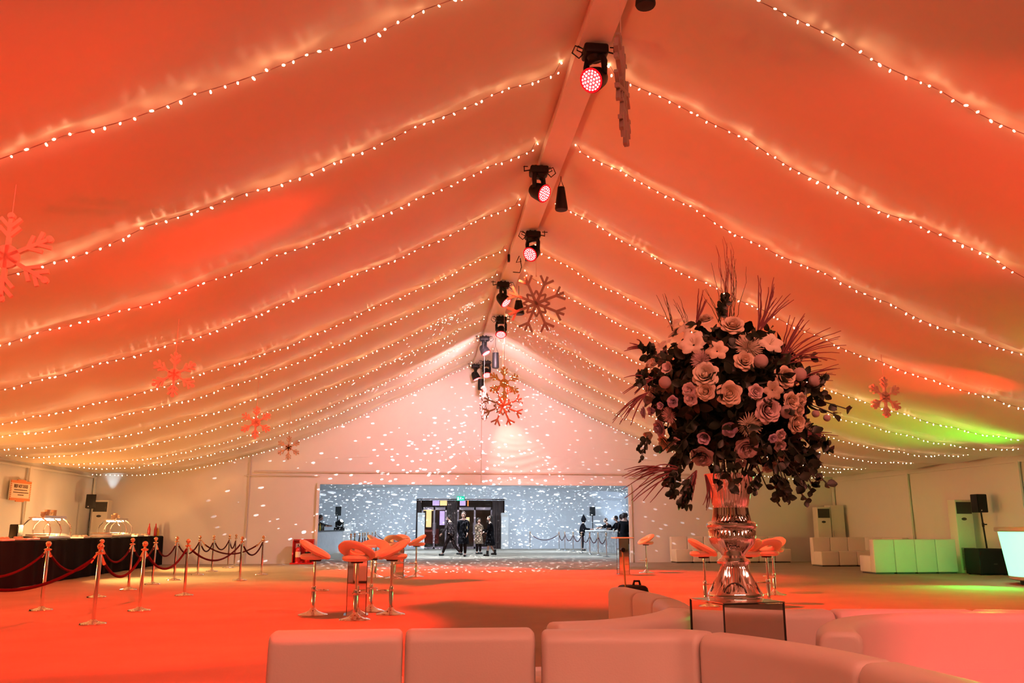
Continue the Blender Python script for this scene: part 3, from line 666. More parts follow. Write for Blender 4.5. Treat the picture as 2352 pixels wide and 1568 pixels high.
def display(y, back, L, label):
    x, yy, z = on_table(y, back)
    t = thing('food_warmer', label, 'food warmer', (x, yy, z), tang, 'lit food warmers')
    # local: y along the table, x across; curved front towards +x
    W = 0.62
    MB().rbox((0, 0, 0.04), (W, L, 0.08), 0.01).build('base_tray', STEEL, t)
    arc = [(W / 2 - 0.02, 0.08), (W / 2 + 0.01, 0.2), (W / 2 - 0.03, 0.33), (W / 2 - 0.12, 0.43), (W / 2 - 0.2, 0.475)]
    for yy_ in (-L / 2 + 0.03, 0, L / 2 - 0.03):
        MB().tube([(px, yy_, pz) for px, pz in arc], 0.016, 6).tube([(-px, yy_, pz) for px, pz in arc], 0.016, 6).build('curved_rib', CHROME, t)
    MB().box((0, 0, 0.49), (0.36, L - 0.02, 0.03)).box((0.16, 0, 0.515), (0.02, L - 0.02, 0.05)).build('top_shelf', STEEL, t, smooth=False)
    MB().tube([(0.05, -L / 2 + 0.08, 0.455), (0.05, L / 2 - 0.08, 0.455)], 0.02, 8).tube([(-0.1, -L / 2 + 0.08, 0.455), (-0.1, L / 2 - 0.08, 0.455)], 0.02, 8).build('heat_lamp', HEAT, t)
    vs = []; ys_ = (-L / 2 + 0.04, L / 2 - 0.04)
    for px, pz in arc: vs += [(px - 0.012, ys_[0], pz), (px - 0.012, ys_[1], pz)]
    MB().add(vs, [(2 * i, 2 * i + 1, 2 * i + 3, 2 * i + 2) for i in range(len(arc) - 1)]).build('curved_glass', GLASS, t)
    MB().box((0, -L / 4, 0.1), (0.45, L / 2 - 0.1, 0.05)).box((0, L / 4, 0.1), (0.45, L / 2 - 0.1, 0.05)).build('food_pan', WHITE, t, smooth=False)
    lamp('food_warmer_light', 'AREA', (x + 0.02, yy, z + 0.44), 300, (1.0, 0.50, 0.14), (x + 1.0, yy, z + 0.05), shape='RECTANGLE', size=0.08, size_y=L * 0.8, spread=1.5)
    lamp('food_warmer_inner_light', 'POINT', (x, yy, z + 0.33), 130, (1.0, 0.52, 0.20), shadow_soft_size=0.05)
    return t
display(21.6, 0.48, 1.35, 'curved glass food warmer glowing at the near end of the table, bowls on top')
display(26.7, 0.48, 1.15, 'curved glass food warmer glowing on the far half of the table, cups on top')
bowl_prof = [(0.001, 0), (0.035, 0.0), (0.06, 0.03), (0.066, 0.07), (0.062, 0.07), (0.055, 0.032), (0.001, 0.012)]
BOWL = mat('pale_paper_cup', (0.75, 0.55, 0.42), 0.6)
b0 = None
for (yc, nst, gp) in ((21.6, 4, 'bowl stacks on the near food warmer'), (26.7, 3, 'cup stacks on the far food warmer')):
    for i in range(nst):
        for k in range(2 if i % 2 == 0 else 3):
            x, y, z = on_table(yc - 0.3 + i * 0.2, 0.48)
            lb = 'pale paper bowl in the stacks on top of the %s food warmer' % ('near' if nst == 4 else 'far')
            if b0 is None:
                b0 = MB().lathe(bowl_prof, n=18).build('paper_bowl', BOWL); o = b0
            else: o = b0.copy(); col.objects.link(o)
            o.location = (x, y, z + 0.507 + k * 0.052); tag(o, lb, 'bowl', gp)
# bottles
def bottle(y, back, m, label, h=0.28, cap=REDM, group=None):
    x, yy, z = on_table(y, back)
    t = thing('sauce_bottle', label, 'bottle', (x, yy, z), 0, group)
    MB().lathe([(0.001, 0), (0.045, 0), (0.05, 0.02), (0.05, h * 0.55), (0.03, h * 0.75), (0.018, h * 0.85)], n=16).build('body', m, t)
    MB().lathe([(0.02, h * 0.83), (0.02, h * 0.93), (0.008, h * 1.0), (0.006, h * 1.05)], n=12).build('cap', cap, t)
KET = mat('ketchup_bottle', (0.55, 0.03, 0.02), 0.25, coat=0.5); MUS = mat('mustard_bottle', (0.65, 0.45, 0.04), 0.3)
for i, (y, b_, lb) in enumerate(((29.15, 0.18, 'red sauce bottle at the far end of the food table, leftmost'), (29.6, 0.30, 'red sauce bottle at the far end of the food table, middle'), (29.85, 0.16, 'red sauce bottle at the far end of the food table, rightmost'))):
    bottle(y, b_, KET, lb, 0.40, group='red sauce bottles')
bottle(30.05, 0.14, MUS, 'small yellow mustard bottle at the end of the food table', 0.26, MUS)
# trays, dish, box
for i, (y, b_, sx, sy, lb) in enumerate(((18.6, 0.3, 0.45, 0.6, 'pale tray of food at the near end of the food table'), (19.9, 0.35, 0.5, 0.7, 'low tray piled with buns left of the near food warmer'), (23.3, 0.3, 0.35, 0.5, 'white tray right of the near food warmer'),
        (28.0, 0.3, 0.4, 0.7, 'long pale tray right of the far food warmer'), (28.75, 0.2, 0.3, 0.3, 'flat tray beside the red sauce bottles'))):
    x, yy, z = on_table(y, b_)
    t = thing('serving_tray', lb, 'tray', (x, yy, z), tang, 'serving trays on the food table')
    MB().rbox((0, 0, 0.02), (sx, sy, 0.04), 0.012).build('tray', WHITE, t)
    for q in range(7):
        rn = random.Random(i * 9 + q)
        MB().ball((rn.uniform(-sx * .35, sx * .35), -sy * 0.38 + q * sy * 0.127, 0.055), 0.05, 10, 6, (1, 0.8, 0.6)).build('bread_roll', BOWL, t)
x, y, z = on_table(25.0, 0.32)
t = thing('round_dish', 'round two tier dish with golden rims left of the far food warmer', 'dish', (x, y, z))
MB().lathe([(0.001, 0), (0.26, 0.0), (0.27, 0.03), (0.26, 0.04), (0.25, 0.09), (0.26, 0.12), (0.001, 0.12)], n=28).build('dish_body', WHITE, t)
MB().lathe([(0.262, 0.112), (0.275, 0.118), (0.272, 0.132), (0.258, 0.128)], n=28, caps=False).lathe([(0.266, 0.025), (0.279, 0.032), (0.272, 0.045), (0.262, 0.04)], n=28, caps=False).build('gold_rim', BRASS, t)
x, y, z = on_table(20.75, 0.82)
t = thing('till', 'dark boxy till behind the left end of the near food warmer', 'till', (x, y, z), tang)
MB().rbox((0, 0, 0.17), (0.18, 0.3, 0.34), 0.02).build('till_body', BLACK, t)
MB().box((0.092, 0, 0.22), (0.006, 0.22, 0.14)).build('screen', BLACK, t, smooth=False)

# sign on the left wall
SIGNB = mat('cream_poster', (0.85, 0.68, 0.50), 0.7); SIGNR = mat('orange_sign_border', (0.72, 0.22, 0.06), 0.7); INK = mat('brown_ink', (0.10, 0.035, 0.015), 0.8)
t = thing('menu_sign', 'cream hot dog menu sign with a dotted orange border on the left wall', 'sign', (WL + 0.10, 25.05, 2.20), PI / 2)
MB().box((0, 0, 0), (1.22, 0.03, 0.54)).build('board', SIGNB, t, smooth=False)
f = MB()
for z in (0.235, -0.235): f.box((0, -0.018, z), (1.22, 0.02, 0.07))
for x in (-0.58, 0.58):
    for q in range(8): f.box((x, -0.018, -0.17 + q * 0.048), (0.06, 0.02, 0.026))
f.box((0, -0.018, 0.285), (0.5, 0.02, 0.03)).box((0, -0.018, -0.285), (0.5, 0.02, 0.03))
f.build('border', SIGNR, t, smooth=False)
def text(body, size, parent, loc, m, name='lettering', rot=(PI / 2, 0, 0), sx=1.0, ext=0.002):
    cu = bpy.data.curves.new(name, 'FONT'); cu.body = body; cu.size = size; cu.align_x = 'CENTER'; cu.align_y = 'CENTER'; cu.extrude = ext; cu.offset = size * 0.02
    o = bpy.data.objects.new(name + '_tmp', cu); col.objects.link(o)
    me = bpy.data.meshes.new_from_object(o.evaluated_get(bpy.context.evaluated_depsgraph_get())); bpy.data.objects.remove(o)
    me.name = name; me.materials.clear(); me.materials.append(m)
    q = bpy.data.objects.new(name, me); col.objects.link(q); q.parent = parent; q.location = loc; q.rotation_euler = rot; q.scale = (sx, 1, 1)
    return q
text('BEEF HOT DOGS', 0.125, t, (0, -0.019, 0.115), INK, sx=0.88)
f = MB(); rn = random.Random(4)      # the three small lines too blurred to read
for z, x0, x1 in ((0.02, -0.38, 0.38), (-0.05, -0.42, 0.40), (-0.115, -0.14, 0.16)):
    x = x0
    while x < x1:
        wd = rn.uniform(0.04, 0.11); f.box((x + wd / 2, -0.018, z), (wd, 0.006, 0.022)); x += wd + 0.018
f.build('small_print', INK, t, smooth=False)

# ================================================================= AIR CONDITIONERS AND SPEAKERS
def ac_unit(x, y, rz, h, label, lower=True):
    t = thing('cabinet_air_conditioner', label, 'air conditioner', (x, y, 0), rz, 'floor standing air conditioners')
    MB().rbox((0, 0, h / 2), (0.50, 0.36, h), 0.02).build('housing', ACWHITE, t)
    g = MB().box((0, -0.182, h - 0.22), (0.44, 0.012, 0.32))
    for q in range(9): g.box((0, -0.192, h - 0.35 + q * 0.034), (0.42, 0.012, 0.006))
    g.build('air_outlet', GREYP, t, smooth=False)
    MB().ball((-0.02, -0.182, h - 0.52), 0.08, 16, 6, (1, 0.15, 0.5)).build('badge', GREYP, t)
    if lower:
        g = MB()
        for q in range(17): g.box((0, -0.186, 0.10 + q * 0.035), (0.40, 0.02, 0.014))
        g.build('air_intake', GREYP, t, smooth=False)
    return t
ac_unit(14.90, 22.60, 0.0, 1.96, 'tall cream air conditioner on the right, behind the black subwoofer')
ac_unit(14.36, 29.85, 0.0, 1.93, 'tall cream air conditioner in the far right corner')
t = thing('storage_cabinet', 'plain cream upright cabinet right of the far corner air conditioner', 'cabinet', (14.92, 30.0, 0), 0.0)
MB().rbox((0, 0, 1.0), (0.50, 0.5, 2.0), 0.015).build('cabinet_body', ACWHITE, t)
MB().box((-0.18, -0.262, 1.0), (0.02, 0.02, 0.2)).build('handle', STEEL, t, smooth=False)
ac_unit(-10.52, 30.0, 0.0, 2.10, 'tall cream air conditioner in the far left corner behind the food table', False)
def speaker(c, rz, label, s=1.0, rx=0.0):
    t = thing('loudspeaker', label, 'loudspeaker', c, rz); t.rotation_euler = (rx, 0, rz)
    mb = MB(); pr = [(-0.17, -0.15), (0.17, -0.15), (0.11, 0.16), (-0.11, 0.16)]
    rings = []
    for z, k in ((0, 0.93), (0.015, 1), (0.50, 1), (0.515, 0.93)): rings.append([(px * s * k, py * s * k, z * s) for px, py in pr])
    mb.loft(rings, True).build('cabinet', BLACK, t)
    MB().box((0, -0.155 * s, 0.26 * s), (0.30 * s, 0.01, 0.44 * s)).build('front_grille', BLACK, t, smooth=False)
    MB().lathe([(0.001, 0), (0.018 * s, 0), (0.018 * s, 0.006), (0.001, 0.006)], (-0.07 * s, -0.168 * s, 0.06 * s), 12, Matrix.Rotation(PI / 2, 3, 'X')).build('badge', STEEL, t)
    return t
# right: subwoofer, pole, speaker
t = thing('subwoofer', 'large black subwoofer cabinet by the right wall', 'subwoofer', (14.88, 21.7, 0), 0.0)
MB().rbox((0, 0, 0.345), (0.78, 0.60, 0.65), 0.02).build('cabinet', BLACK, t)
MB().box((0, -0.302, 0.34), (0.70, 0.012, 0.56)).build('front_grille', BLACK, t, smooth=False)
MB().box((0.05, -0.311, 0.28), (0.1, 0.006, 0.02)).build('badge', GREYP, t, smooth=False)
f = MB()
for sx in (-1, 1):
    for sy in (-1, 1): f.lathe([(0.03, 0), (0.03, 0.025)], (sx * 0.32, sy * 0.25, 0), 10)
f.build('foot', BLACK, t)
t = thing('speaker_pole', 'black pole with a locking knob rising from the subwoofer', 'pole', (14.95, 21.7, 0.67))
MB().tube([(0, 0, 0), (-0.05, 0, 0.95)], 0.022, 10).build('pole', BLACK, t)
MB().box((0.03, 0, 0.62), (0.09, 0.03, 0.03)).lathe([(0.032, 0.56), (0.032, 0.66)], (-0.03, 0, 0), 10).build('locking_knob', BLACK, t)
speaker((14.82, 21.65, 1.60), 0.15, 'black loudspeaker on the pole above the subwoofer', 0.93)
t = thing('speaker_stand', 'black speaker stand behind the food table on the left', 'stand', (-10.38, 28.6, 0))
MB().tube([(0, 0, 0.3), (0.0, 0, 1.80)], 0.02, 8).build('pole', BLACK, t)
for q in range(3):
    a = q * 2 * PI / 3
    MB().tube([(0.02 * math.cos(a), 0.02 * math.sin(a), 0.75), (0.42 * math.cos(a), 0.42 * math.sin(a), 0.02)], 0.012, 6).build('leg', BLACK, t)
speaker((-10.38, 28.6, 1.80), 0.25, 'black loudspeaker on a stand by the left corner', 0.84, -0.05)

# ================================================================= FIRE POINT
t = thing('fire_point', 'red fire point stand with extinguishers left of the opening', 'fire point', (-3.93, 30.25, 0))
MB().box((0, 0.16, 0.42), (0.70, 0.03, 0.74)).box((0, 0, 0.03), (0.80, 0.40, 0.05)).box((-0.335, 0.03, 0.42), (0.03, 0.27, 0.74)).box((0.335, 0.03, 0.42), (0.03, 0.27, 0.74)).box((0, 0.10, 0.81), (0.70, 0.12, 0.03)).build('stand', REDM, t, smooth=False)
MB().box((-0.2, 0.135, 0.6), (0.14, 0.01, 0.16)).box((0.2, 0.135, 0.6), (0.14, 0.01, 0.16)).build('notice', mat('cream_notice', (0.8, 0.7, 0.55), 0.6), t, smooth=False)
for i, (x, lb) in enumerate(((-0.16, 'cream banded fire extinguisher in the left half of the fire point'), (0.16, 'black banded fire extinguisher in the right half of the fire point'))):
    e = thing('fire_extinguisher', lb, 'fire extinguisher', (-3.93 + x, 30.2, 0.055), 0, 'fire extinguishers')
    MB().lathe([(0.001, 0), (0.085, 0), (0.09, 0.02), (0.09, 0.42), (0.06, 0.49), (0.03, 0.51)], n=20).build('cylinder', REDM, e)
    MB().lathe([(0.0915, 0.18), (0.0915, 0.36)], n=20, caps=False).build('label_band', SIGNB if i == 0 else BLACK, e)
    MB().box((0, -0.02, 0.55), (0.03, 0.13, 0.03)).box((0, -0.02, 0.59), (0.03, 0.13, 0.02)).tube([(0.03, 0, 0.54), (0.09, -0.02, 0.48), (0.1, -0.02, 0.25)], 0.012, 6).build('valve', BLACK, e)

# ================================================================= LIT BAR ON THE RIGHT
LITG = mat('lit_green_panel', (0.15, 0.6, 0.35), 0.4, emit=(0.27, 1.0, 0.48), estr=1.65)
BARTOP = mat('grey_bar_top', (0.35, 0.33, 0.30), 0.35)
t = thing('lit_bar', 'round bar counter with a glowing green front at the right edge', 'bar', (13.86, 17.45, 0))
def barc(r, z0, z1, r2=None, name='panel', m=LITG):
    MB().lathe([(r, z0), (r2 or r, z1)], n=72).build(name, m, t)
MB().lathe([(0.95, 0.0), (0.95, 0.10), (1.0, 0.10)], n=48).build('plinth', BLACK, t)
MB().lathe([(1.10, 0.10), (1.14, 0.12), (1.16, 0.18), (1.10, 0.185)], n=64).build('lower_rim', BARTOP, t)
MB().lathe([(1.155, 0.185), (1.27, 1.12)], n=72, caps=False).build('lit_panel', LITG, t)
MB().lathe([(1.0, 1.12), (1.32, 1.12), (1.34, 1.14), (1.34, 1.20), (1.32, 1.22), (0.9, 1.22)], n=72).build('counter_top', BARTOP, t)
MB().rbox((-0.55, -0.7, 1.235), (0.5, 0.3, 0.03), 0.01).build('bar_mat', BLACK, t)
lamp('bar_green_glow', 'SPOT', (13.6, 16.8, 1.4), 620, (0.08, 1.0, 0.03), (8.6, 19.5, 4.8), spot_size=1.5, spot_blend=1.0, shadow_soft_size=0.3)
lamp('bar_green_side', 'SPOT', (12.2, 18.2, 0.8), 210, (0.00, 1.0, 0.10), (13.4, 22.2, 0.5), spot_size=0.9, spot_blend=0.7, shadow_soft_size=0.2)
lamp('bar_green_floor', 'SPOT', (11.95, 17.5, 0.9), 340, (0.03, 1.0, 0.10), (11.0, 16.4, 0), spot_size=2.3, spot_blend=1.0, shadow_soft_size=0.2)

# ================================================================= SOFAS
def catmull(P, n=16):
    P = [Vector((p[0], p[1], 0)) for p in P]; P = [P[0] * 2 - P[1]] + P + [P[-1] * 2 - P[-2]]; out = []
    for i in range(1, len(P) - 2):
        for k in range(n):
            t = k / n; a, b, c, d = P[i - 1], P[i], P[i + 1], P[i + 2]
            out.append(0.5 * ((2 * b) + (c - a) * t + (2 * a - 5 * b + 4 * c - d) * t * t + (3 * b - a - 3 * c + d) * t ** 3))
    out.append(P[-2]); return out
def rpoly(x0, x1, z0, z1, r, n=4, lean=0.0):
    pts = []
    for (cx, cz, a0) in ((x1 - r, z0 + min(r, .02), -PI / 2), (x1 - r, z1 - r, 0), (x0 + r, z1 - r, PI / 2), (x0 + r, z0 + min(r, .02), PI)):
        rr = r if cz > (z0 + z1) / 2 else min(r, .02)
        if rr < r: cx = (x1 - rr) if cx > (x0 + x1) / 2 else x0 + rr
        for i in range(n + 1):
            a = a0 + PI / 2 * i / n
            z = cz + rr * math.sin(a); pts.append((cx + rr * math.cos(a) + lean * (z - z0), z))
    return pts
def sweep_part(P, s0, s1, profile, parent, name, m, origin, gap=0.006, er=0.03):
    L = [0]
    for a, b in zip(P, P[1:]): L.append(L[-1] + (b - a).length)
    A = np.array([(p.x, p.y) for p in P]); L = np.array(L)
    def at(s): return Vector((float(np.interp(s, L, A[:, 0])), float(np.interp(s, L, A[:, 1])), 0))
    cx = sum(p[0] for p in profile) / len(profile); cz = sum(p[1] for p in profile) / len(profile)
    a, b = s0 + gap, s1 - gap; st = []
    for q in range(5):
        f = q / 4; st.append((a + er * (1 - math.sin(f * PI / 2)), er * (1 - math.cos((1 - f) * PI / 2))))
    st = sorted([(a + er * (1 - math.cos(q / 4 * PI / 2)), er * (1 - math.sin(q / 4 * PI / 2))) for q in range(5)])
    mid = [(a + er + (b - a - 2 * er) * q / 14, 0) for q in range(1, 14)]
    en = [(a + b - s, i_) for s, i_ in reversed(st)]
    rings = []
    for s, ins in st + mid + en:
        p = at(s); d = (at(min(s + 0.03, L[-1])) - at(max(s - 0.03, 0))).normalized(); nr = Vector((d.y, -d.x, 0))
        wx = max(x for x, z in profile) - min(x for x, z in profile); wz = max(z for x, z in profile)
        rings.append([p + nr * (cx + (x - cx) * (1 - 2 * ins / wx)) + Vector((0, 0, cz + (z - cz) * (1 - 2 * ins / wz))) - origin for x, z in profile])
    return MB().loft(rings, True).build(name, m, parent)
def sofa_run(path, breaks, labels, group, H=0.72, seat_side=1, seats=True, z_seat=0.42, sd=0.60, lean=0.0, bt=0.10):
    P = catmull(path); tot = sum((b - a).length for a, b in zip(P, P[1:]))
    for i, lb in enumerate(labels):
        s0, s1 = breaks[i] * tot, breaks[i + 1] * tot
        L = 0; o = P[0]
        for a, b in zip(P, P[1:]):
            L += (b - a).length; o = b
            if L > (s0 + s1) / 2: break
        t = thing('sofa_section', lb, 'sofa', o, 0, group)
        k = -seat_side
        pr = [(k * x, z) for x, z in rpoly(-bt, bt, 0.05, H, 0.055, lean=lean)]
        if k < 0: pr.reverse()
        sweep_part(P, s0, s1, pr, t, 'backrest', LEATHER, o)
        if seats:
            ps = [(k * x, z) for x, z in rpoly(-bt - sd, -bt - 0.005, 0.05, z_seat, 0.05)]
            if k < 0: ps.reverse()
            sweep_part(P, s0, s1, ps, t, 'seat', LEATHER, o)
        pb = [(k * x, z) for x, z in rpoly(-bt - (sd - 0.05 if seats else 0) + 0.03, bt - 0.03, 0.0, 0.06, 0.01)]
        if k < 0: pb.reverse()
        sweep_part(P, s0, s1, pb, t, 'plinth', PIPING, o)
G1 = 'white sofa sections in the foreground'
sofa_run([(-0.70, 4.33), (0.0, 4.34), (0.57, 4.33)], [0, 0.5, 1], ['white leather sofa back at the bottom of the view, leftmost of the foreground row', 'white leather sofa back at the bottom of the view, second of the foreground row'], G1, seat_side=-1)
sofa_run([(0.68, 4.56), (1.0, 4.65), (1.33, 4.92), (1.60, 5.35), (1.70, 5.85), (1.72, 6.4), (1.66, 7.24)], [0, 0.40, 0.62, 0.80, 1.0],
    ['curved white sofa back right behind the third foreground sofa back', 'curved white sofa section at the tip of the bend left of the mirrored plinth', 'curved white sofa section beyond the bend, cushion facing left', 'white sofa section at the far end of the curve, next to the trolley case'], G1, seat_side=-1, sd=0.5)
sofa_run([(0.585, 4.25), (1.0, 4.20), (1.33, 4.12), (1.62, 3.55), (1.72, 2.9), (1.74, 2.2), (1.66, 1.5)], [0, 0.235, 0.52, 0.78, 1.0],
    ['wide white sofa back at the bottom centre, third of the foreground row', 'curved white sofa back at the bottom, sweeping from below the plinth to the right', 'curved white sofa back running out of the bottom edge right of centre', 'white sofa back almost wholly below the bottom edge'], G1, seat_side=1, sd=0.32)
sofa_run([(1.92, 5.34), (2.4, 5.34), (3.0, 5.28), (3.7, 5.15), (4.3, 4.9)], [0, 0.27, 0.63, 1.0],
    ['white sofa back directly behind the mirrored plinth', 'white sofa back with dim red front right of the mirrored plinth', 'white sofa back behind the big bright sofa at the right'], G1, seat_side=-1, sd=0.5, H=0.70)
sofa_run([(1.93, 4.05), (2.10, 4.42), (2.45, 4.78), (3.0, 4.92), (3.7, 4.83), (4.4, 4.5)], [0, 0.70, 1.0],
    ['big curved sofa at the lower right with a rounded left end', 'big curved sofa section brightly lit red at the right edge'], G1, seat_side=1, sd=0.55, H=0.72, lean=-0.10)

def make_module(wd=0.6, H=0.90):
    t = thing('sofa_section', 'white sofa section', 'sofa', (0, 0, 0))
    MB().rbox((0, 0.27, H / 2 + 0.02), (wd - 0.008, 0.22, H - 0.04), 0.025).build('backrest', LEATHER, t)
    MB().rbox((0, -0.11, 0.255), (wd - 0.008, 0.56, 0.43), 0.03).build('seat', LEATHER, t)
    MB().box((0, 0.0, 0.02), (wd - 0.08, 0.68, 0.04)).build('plinth', PIPING, t, smooth=False)
    return t
mod0 = make_module(); firstm = True
def row(x, y, rz, n, gname, lbf, wd=0.6):
    global firstm
    d = Vector((math.cos(rz), math.sin(rz), 0))
    for i in range(n):
        o = mod0 if firstm else dup(mod0); firstm = False
        p = Vector((x, y, 0)) + d * (wd * (i + 0.5)); o.location = p; o.rotation_euler = (0, 0, rz); o['label'] = lbf[i]; o['group'] = gname
N3 = ['first', 'second', 'third', 'fourth', 'fifth']
row(14.43, 22.62, PI + 0.03, 4, 'green lit sofa sections', ['sofa section with its back lit green, %s' % q for q in ('rightmost, beside the air conditioner', 'second from the air conditioner', 'second from its open left end', 'leftmost, seat end showing')])
row(12.69, 27.0, 0.0, 3, 'white sofa sections before the far right corner', ['white sofa section facing us left of the green lit sofa, %s from the left' % N3[i] for i in range(3)])
row(8.9, 30.15, 0.0, 3, 'white sofa sections along the end wall', ['white sofa section against the end wall behind the single stool, %s from the left' % N3[i] for i in range(3)])
row(11.3, 30.15, 0.0, 3, 'white sofa sections along the end wall', ['white sofa section against the end wall right of the flowers, %s from the left' % N3[i] for i in range(3)])
row(14.88, 28.9, -PI / 2, 5, 'white sofa sections along the right wall', ['white sofa section along the right wall, %s from the far corner' % N3[i] for i in range(5)])
tag(MB().rbox((10.35, 28.7, 0.2), (0.5, 0.5, 0.4), 0.03).build('pouffe', LEATHER), 'low white cube pouffe before the end wall left of the vase', 'pouffe')

# trolley case
t = thing('trolley_case', 'black trolley case with a raised tan handle behind the curved sofa', 'suitcase', (1.96, 8.05, 0), 0.2)
MB().rbox((0.03, 0.02, 0.36), (0.24, 0.26, 0.64), 0.05).build('case', BLACK, t)
MB().tube([(0.03, 0.0, 0.68), (0.04, 0.0, 0.715), (0.09, 0, 0.715), (0.10, 0.0, 0.68)], 0.012, 8).build('carry_handle', BLACK, t)
TANM = mat('tan_metal', (0.72, 0.48, 0.26), 0.25, 0.8)
MB().tube([(-0.065, -0.035, 0.66), (-0.085, -0.035, 0.98)], 0.008, 8).tube([(-0.035, 0.035, 0.66), (-0.055, 0.035, 0.98)], 0.008, 8).build('handle_rod', TANM, t)
MB().tube([(-0.09, -0.06, 1.0), (-0.05, 0.06, 1.0)], 0.02, 8).build('grip', BLACK, t)
f = MB()
for sy in (-1, 1): f.lathe([(0.03, -0.01), (0.03, 0.01)], (-0.05, 0.15 * sy, 0.03), 12, Matrix.Rotation(PI / 2, 3, 'Y'))
f.build('wheel', BLACK, t)

# ================================================================= PLINTH, VASE, FLOWERS
PZ_ = 0.80
cA = Vector((1.62, 5.06, 0)); cB = Vector((1.61, 4.67, 0)); cC = Vector((1.99, 4.74, 0)); cD = cA + cC - cB
pc = (cA + cC) / 2; prz = math.atan2((cC - cB).y, (cC - cB).x); PW = 0.385
t = thing('mirrored_plinth', 'square mirrored plinth under the silver vase', 'plinth', (pc.x, pc.y, 0), prz)
MB().box((0, 0, PZ_ / 2 - 0.005), (PW - 0.012, PW - 0.012, PZ_ - 0.012)).build('mirror_panel', MIRROR, t, smooth=False)
f = MB()
for sx in (-1, 1):
    for sy in (-1, 1): f.box((sx * (PW / 2 - 0.004), sy * (PW / 2 - 0.004), PZ_ / 2), (0.007, 0.007, PZ_ - 0.008))
f.build('edge_trim', EDGE, t, smooth=False)
MB().box((0, 0, PZ_ - 0.003), (PW + 0.004, PW + 0.004, 0.006)).build('mirror_top', MIRROR, t, smooth=False)
VP = Vector((pc.x - 0.0, pc.y, PZ_))
vp = [(0.001, 0, 0), (0.150, 0, 0), (0.156, 0.008, 0), (0.156, 0.030, 0), (0.150, 0.042, 0), (0.138, 0.060, .4), (0.112, 0.10, .8), (0.090, 0.14, 1), (0.078, 0.17, 1), (0.072, 0.185, .3), (0.080, 0.192, 0), (0.093, 0.200, 0), (0.095, 0.212, 0), (0.086, 0.224, 0),
      (0.070, 0.232, 0), (0.064, 0.245, 0), (0.074, 0.262, 0), (0.100, 0.285, .2), (0.122, 0.31, .3), (0.133, 0.335, 0), (0.135, 0.352, 0), (0.133, 0.358, .6), (0.130, 0.385, 1), (0.124, 0.392, .3), (0.136, 0.398, 0), (0.143, 0.410, 0), (0.141, 0.426, 0), (0.128, 0.436, 0), (0.112, 0.438, 0),
      (0.108, 0.445, 1), (0.100, 0.48, 1), (0.096, 0.515, 1), (0.098, 0.522, 0), (0.103, 0.528, 0), (0.112, 0.58, .6), (0.124, 0.64, .6), (0.137, 0.69, .4), (0.146, 0.71, 0), (0.136, 0.70, 0), (0.10, 0.55, 0)]
t = thing('silver_vase', 'tall fluted silver vase on the mirrored plinth', 'vase', VP)
N = 144
def vring(r, z, fl): return [(r * (1 + 0.035 * fl * math.cos(36 * 2 * PI * j / N)) * math.cos(2 * PI * j / N), r * (1 + 0.035 * fl * math.cos(36 * 2 * PI * j / N)) * math.sin(2 * PI * j / N), z) for j in range(N)]
MB().loft([vring(*q) for q in vp[:32]]).build('body', CHROME, t)
MB().loft([vring(*q) for q in vp[31:]]).build('bowl', CHROME, t)
for q in range(4):        # arched shields on the foot
    a0 = math.radians(-110) + q * PI / 2; pts = []
    for i in range(17):
        th_ = PI * i / 16; da = 0.42 * math.cos(th_); zz = 0.047 + 0.050 * math.sin(th_)
        rr = float(np.interp(zz, [0.042, 0.06, 0.10, 0.14], [0.150, 0.138, 0.112, 0.090])) + 0.001
        pts.append((rr * math.cos(a0 + da), rr * math.sin(a0 + da), zz))
    MB().tube(pts, 0.004, 6).build('arch_relief', EDGE, t)

PET = [mat('cream_petal', (0.86, 0.76, 0.62), 0.7), mat('pink_petal', (0.82, 0.62, 0.62), 0.7), mat('peach_petal', (0.86, 0.68, 0.52), 0.7), mat('lilac_petal', (0.68, 0.50, 0.66), 0.7)]
LEAF = mat('dark_leaf', (0.018, 0.030, 0.016), 0.45); STEM = mat('dark_stem', (0.05, 0.04, 0.02), 0.6); GRASSM = mat('plum_grass', (0.24, 0.06, 0.07), 0.7); POMM = mat('pompom_petal', (0.80, 0.58, 0.56), 0.8, bump=0.6, bscale=120)
def petal(mb, az, tilt, w, l, cup, base_r=0.0, z0=0.0, n=5, curl=0.25, tipr=0.0, blunt=False):
    """petal opening outwards: az direction, tilt 0 upright .. 90 flat"""
    rows = []
    for i in range(n + 1):
        v = i / n; ww = w * (math.sin(PI * (0.20 + 0.42 * v)) if blunt else math.sin(PI * min(0.9, 0.12 + 0.78 * v)) ** 0.8)
        tl = tilt + curl * v * v * 90
        row_ = []
        for j in range(-2, 3):
            s = j / 2; ve = v * (1 - tipr * s * s)
            rr = base_r + l * ve * math.sin(math.radians(tl)); zz = z0 + l * ve * math.cos(math.radians(tl * (0.6 + 0.4 * v)))
            off = ww * s * 0.5; c = cup * (s * s) * w
            r2 = rr - c
            row_.append((r2 * math.cos(az) - off * math.sin(az), r2 * math.sin(az) + off * math.cos(az), zz + abs(s) * 0.0))
        rows.append(row_)
    mb.loft(rows, closed=False)
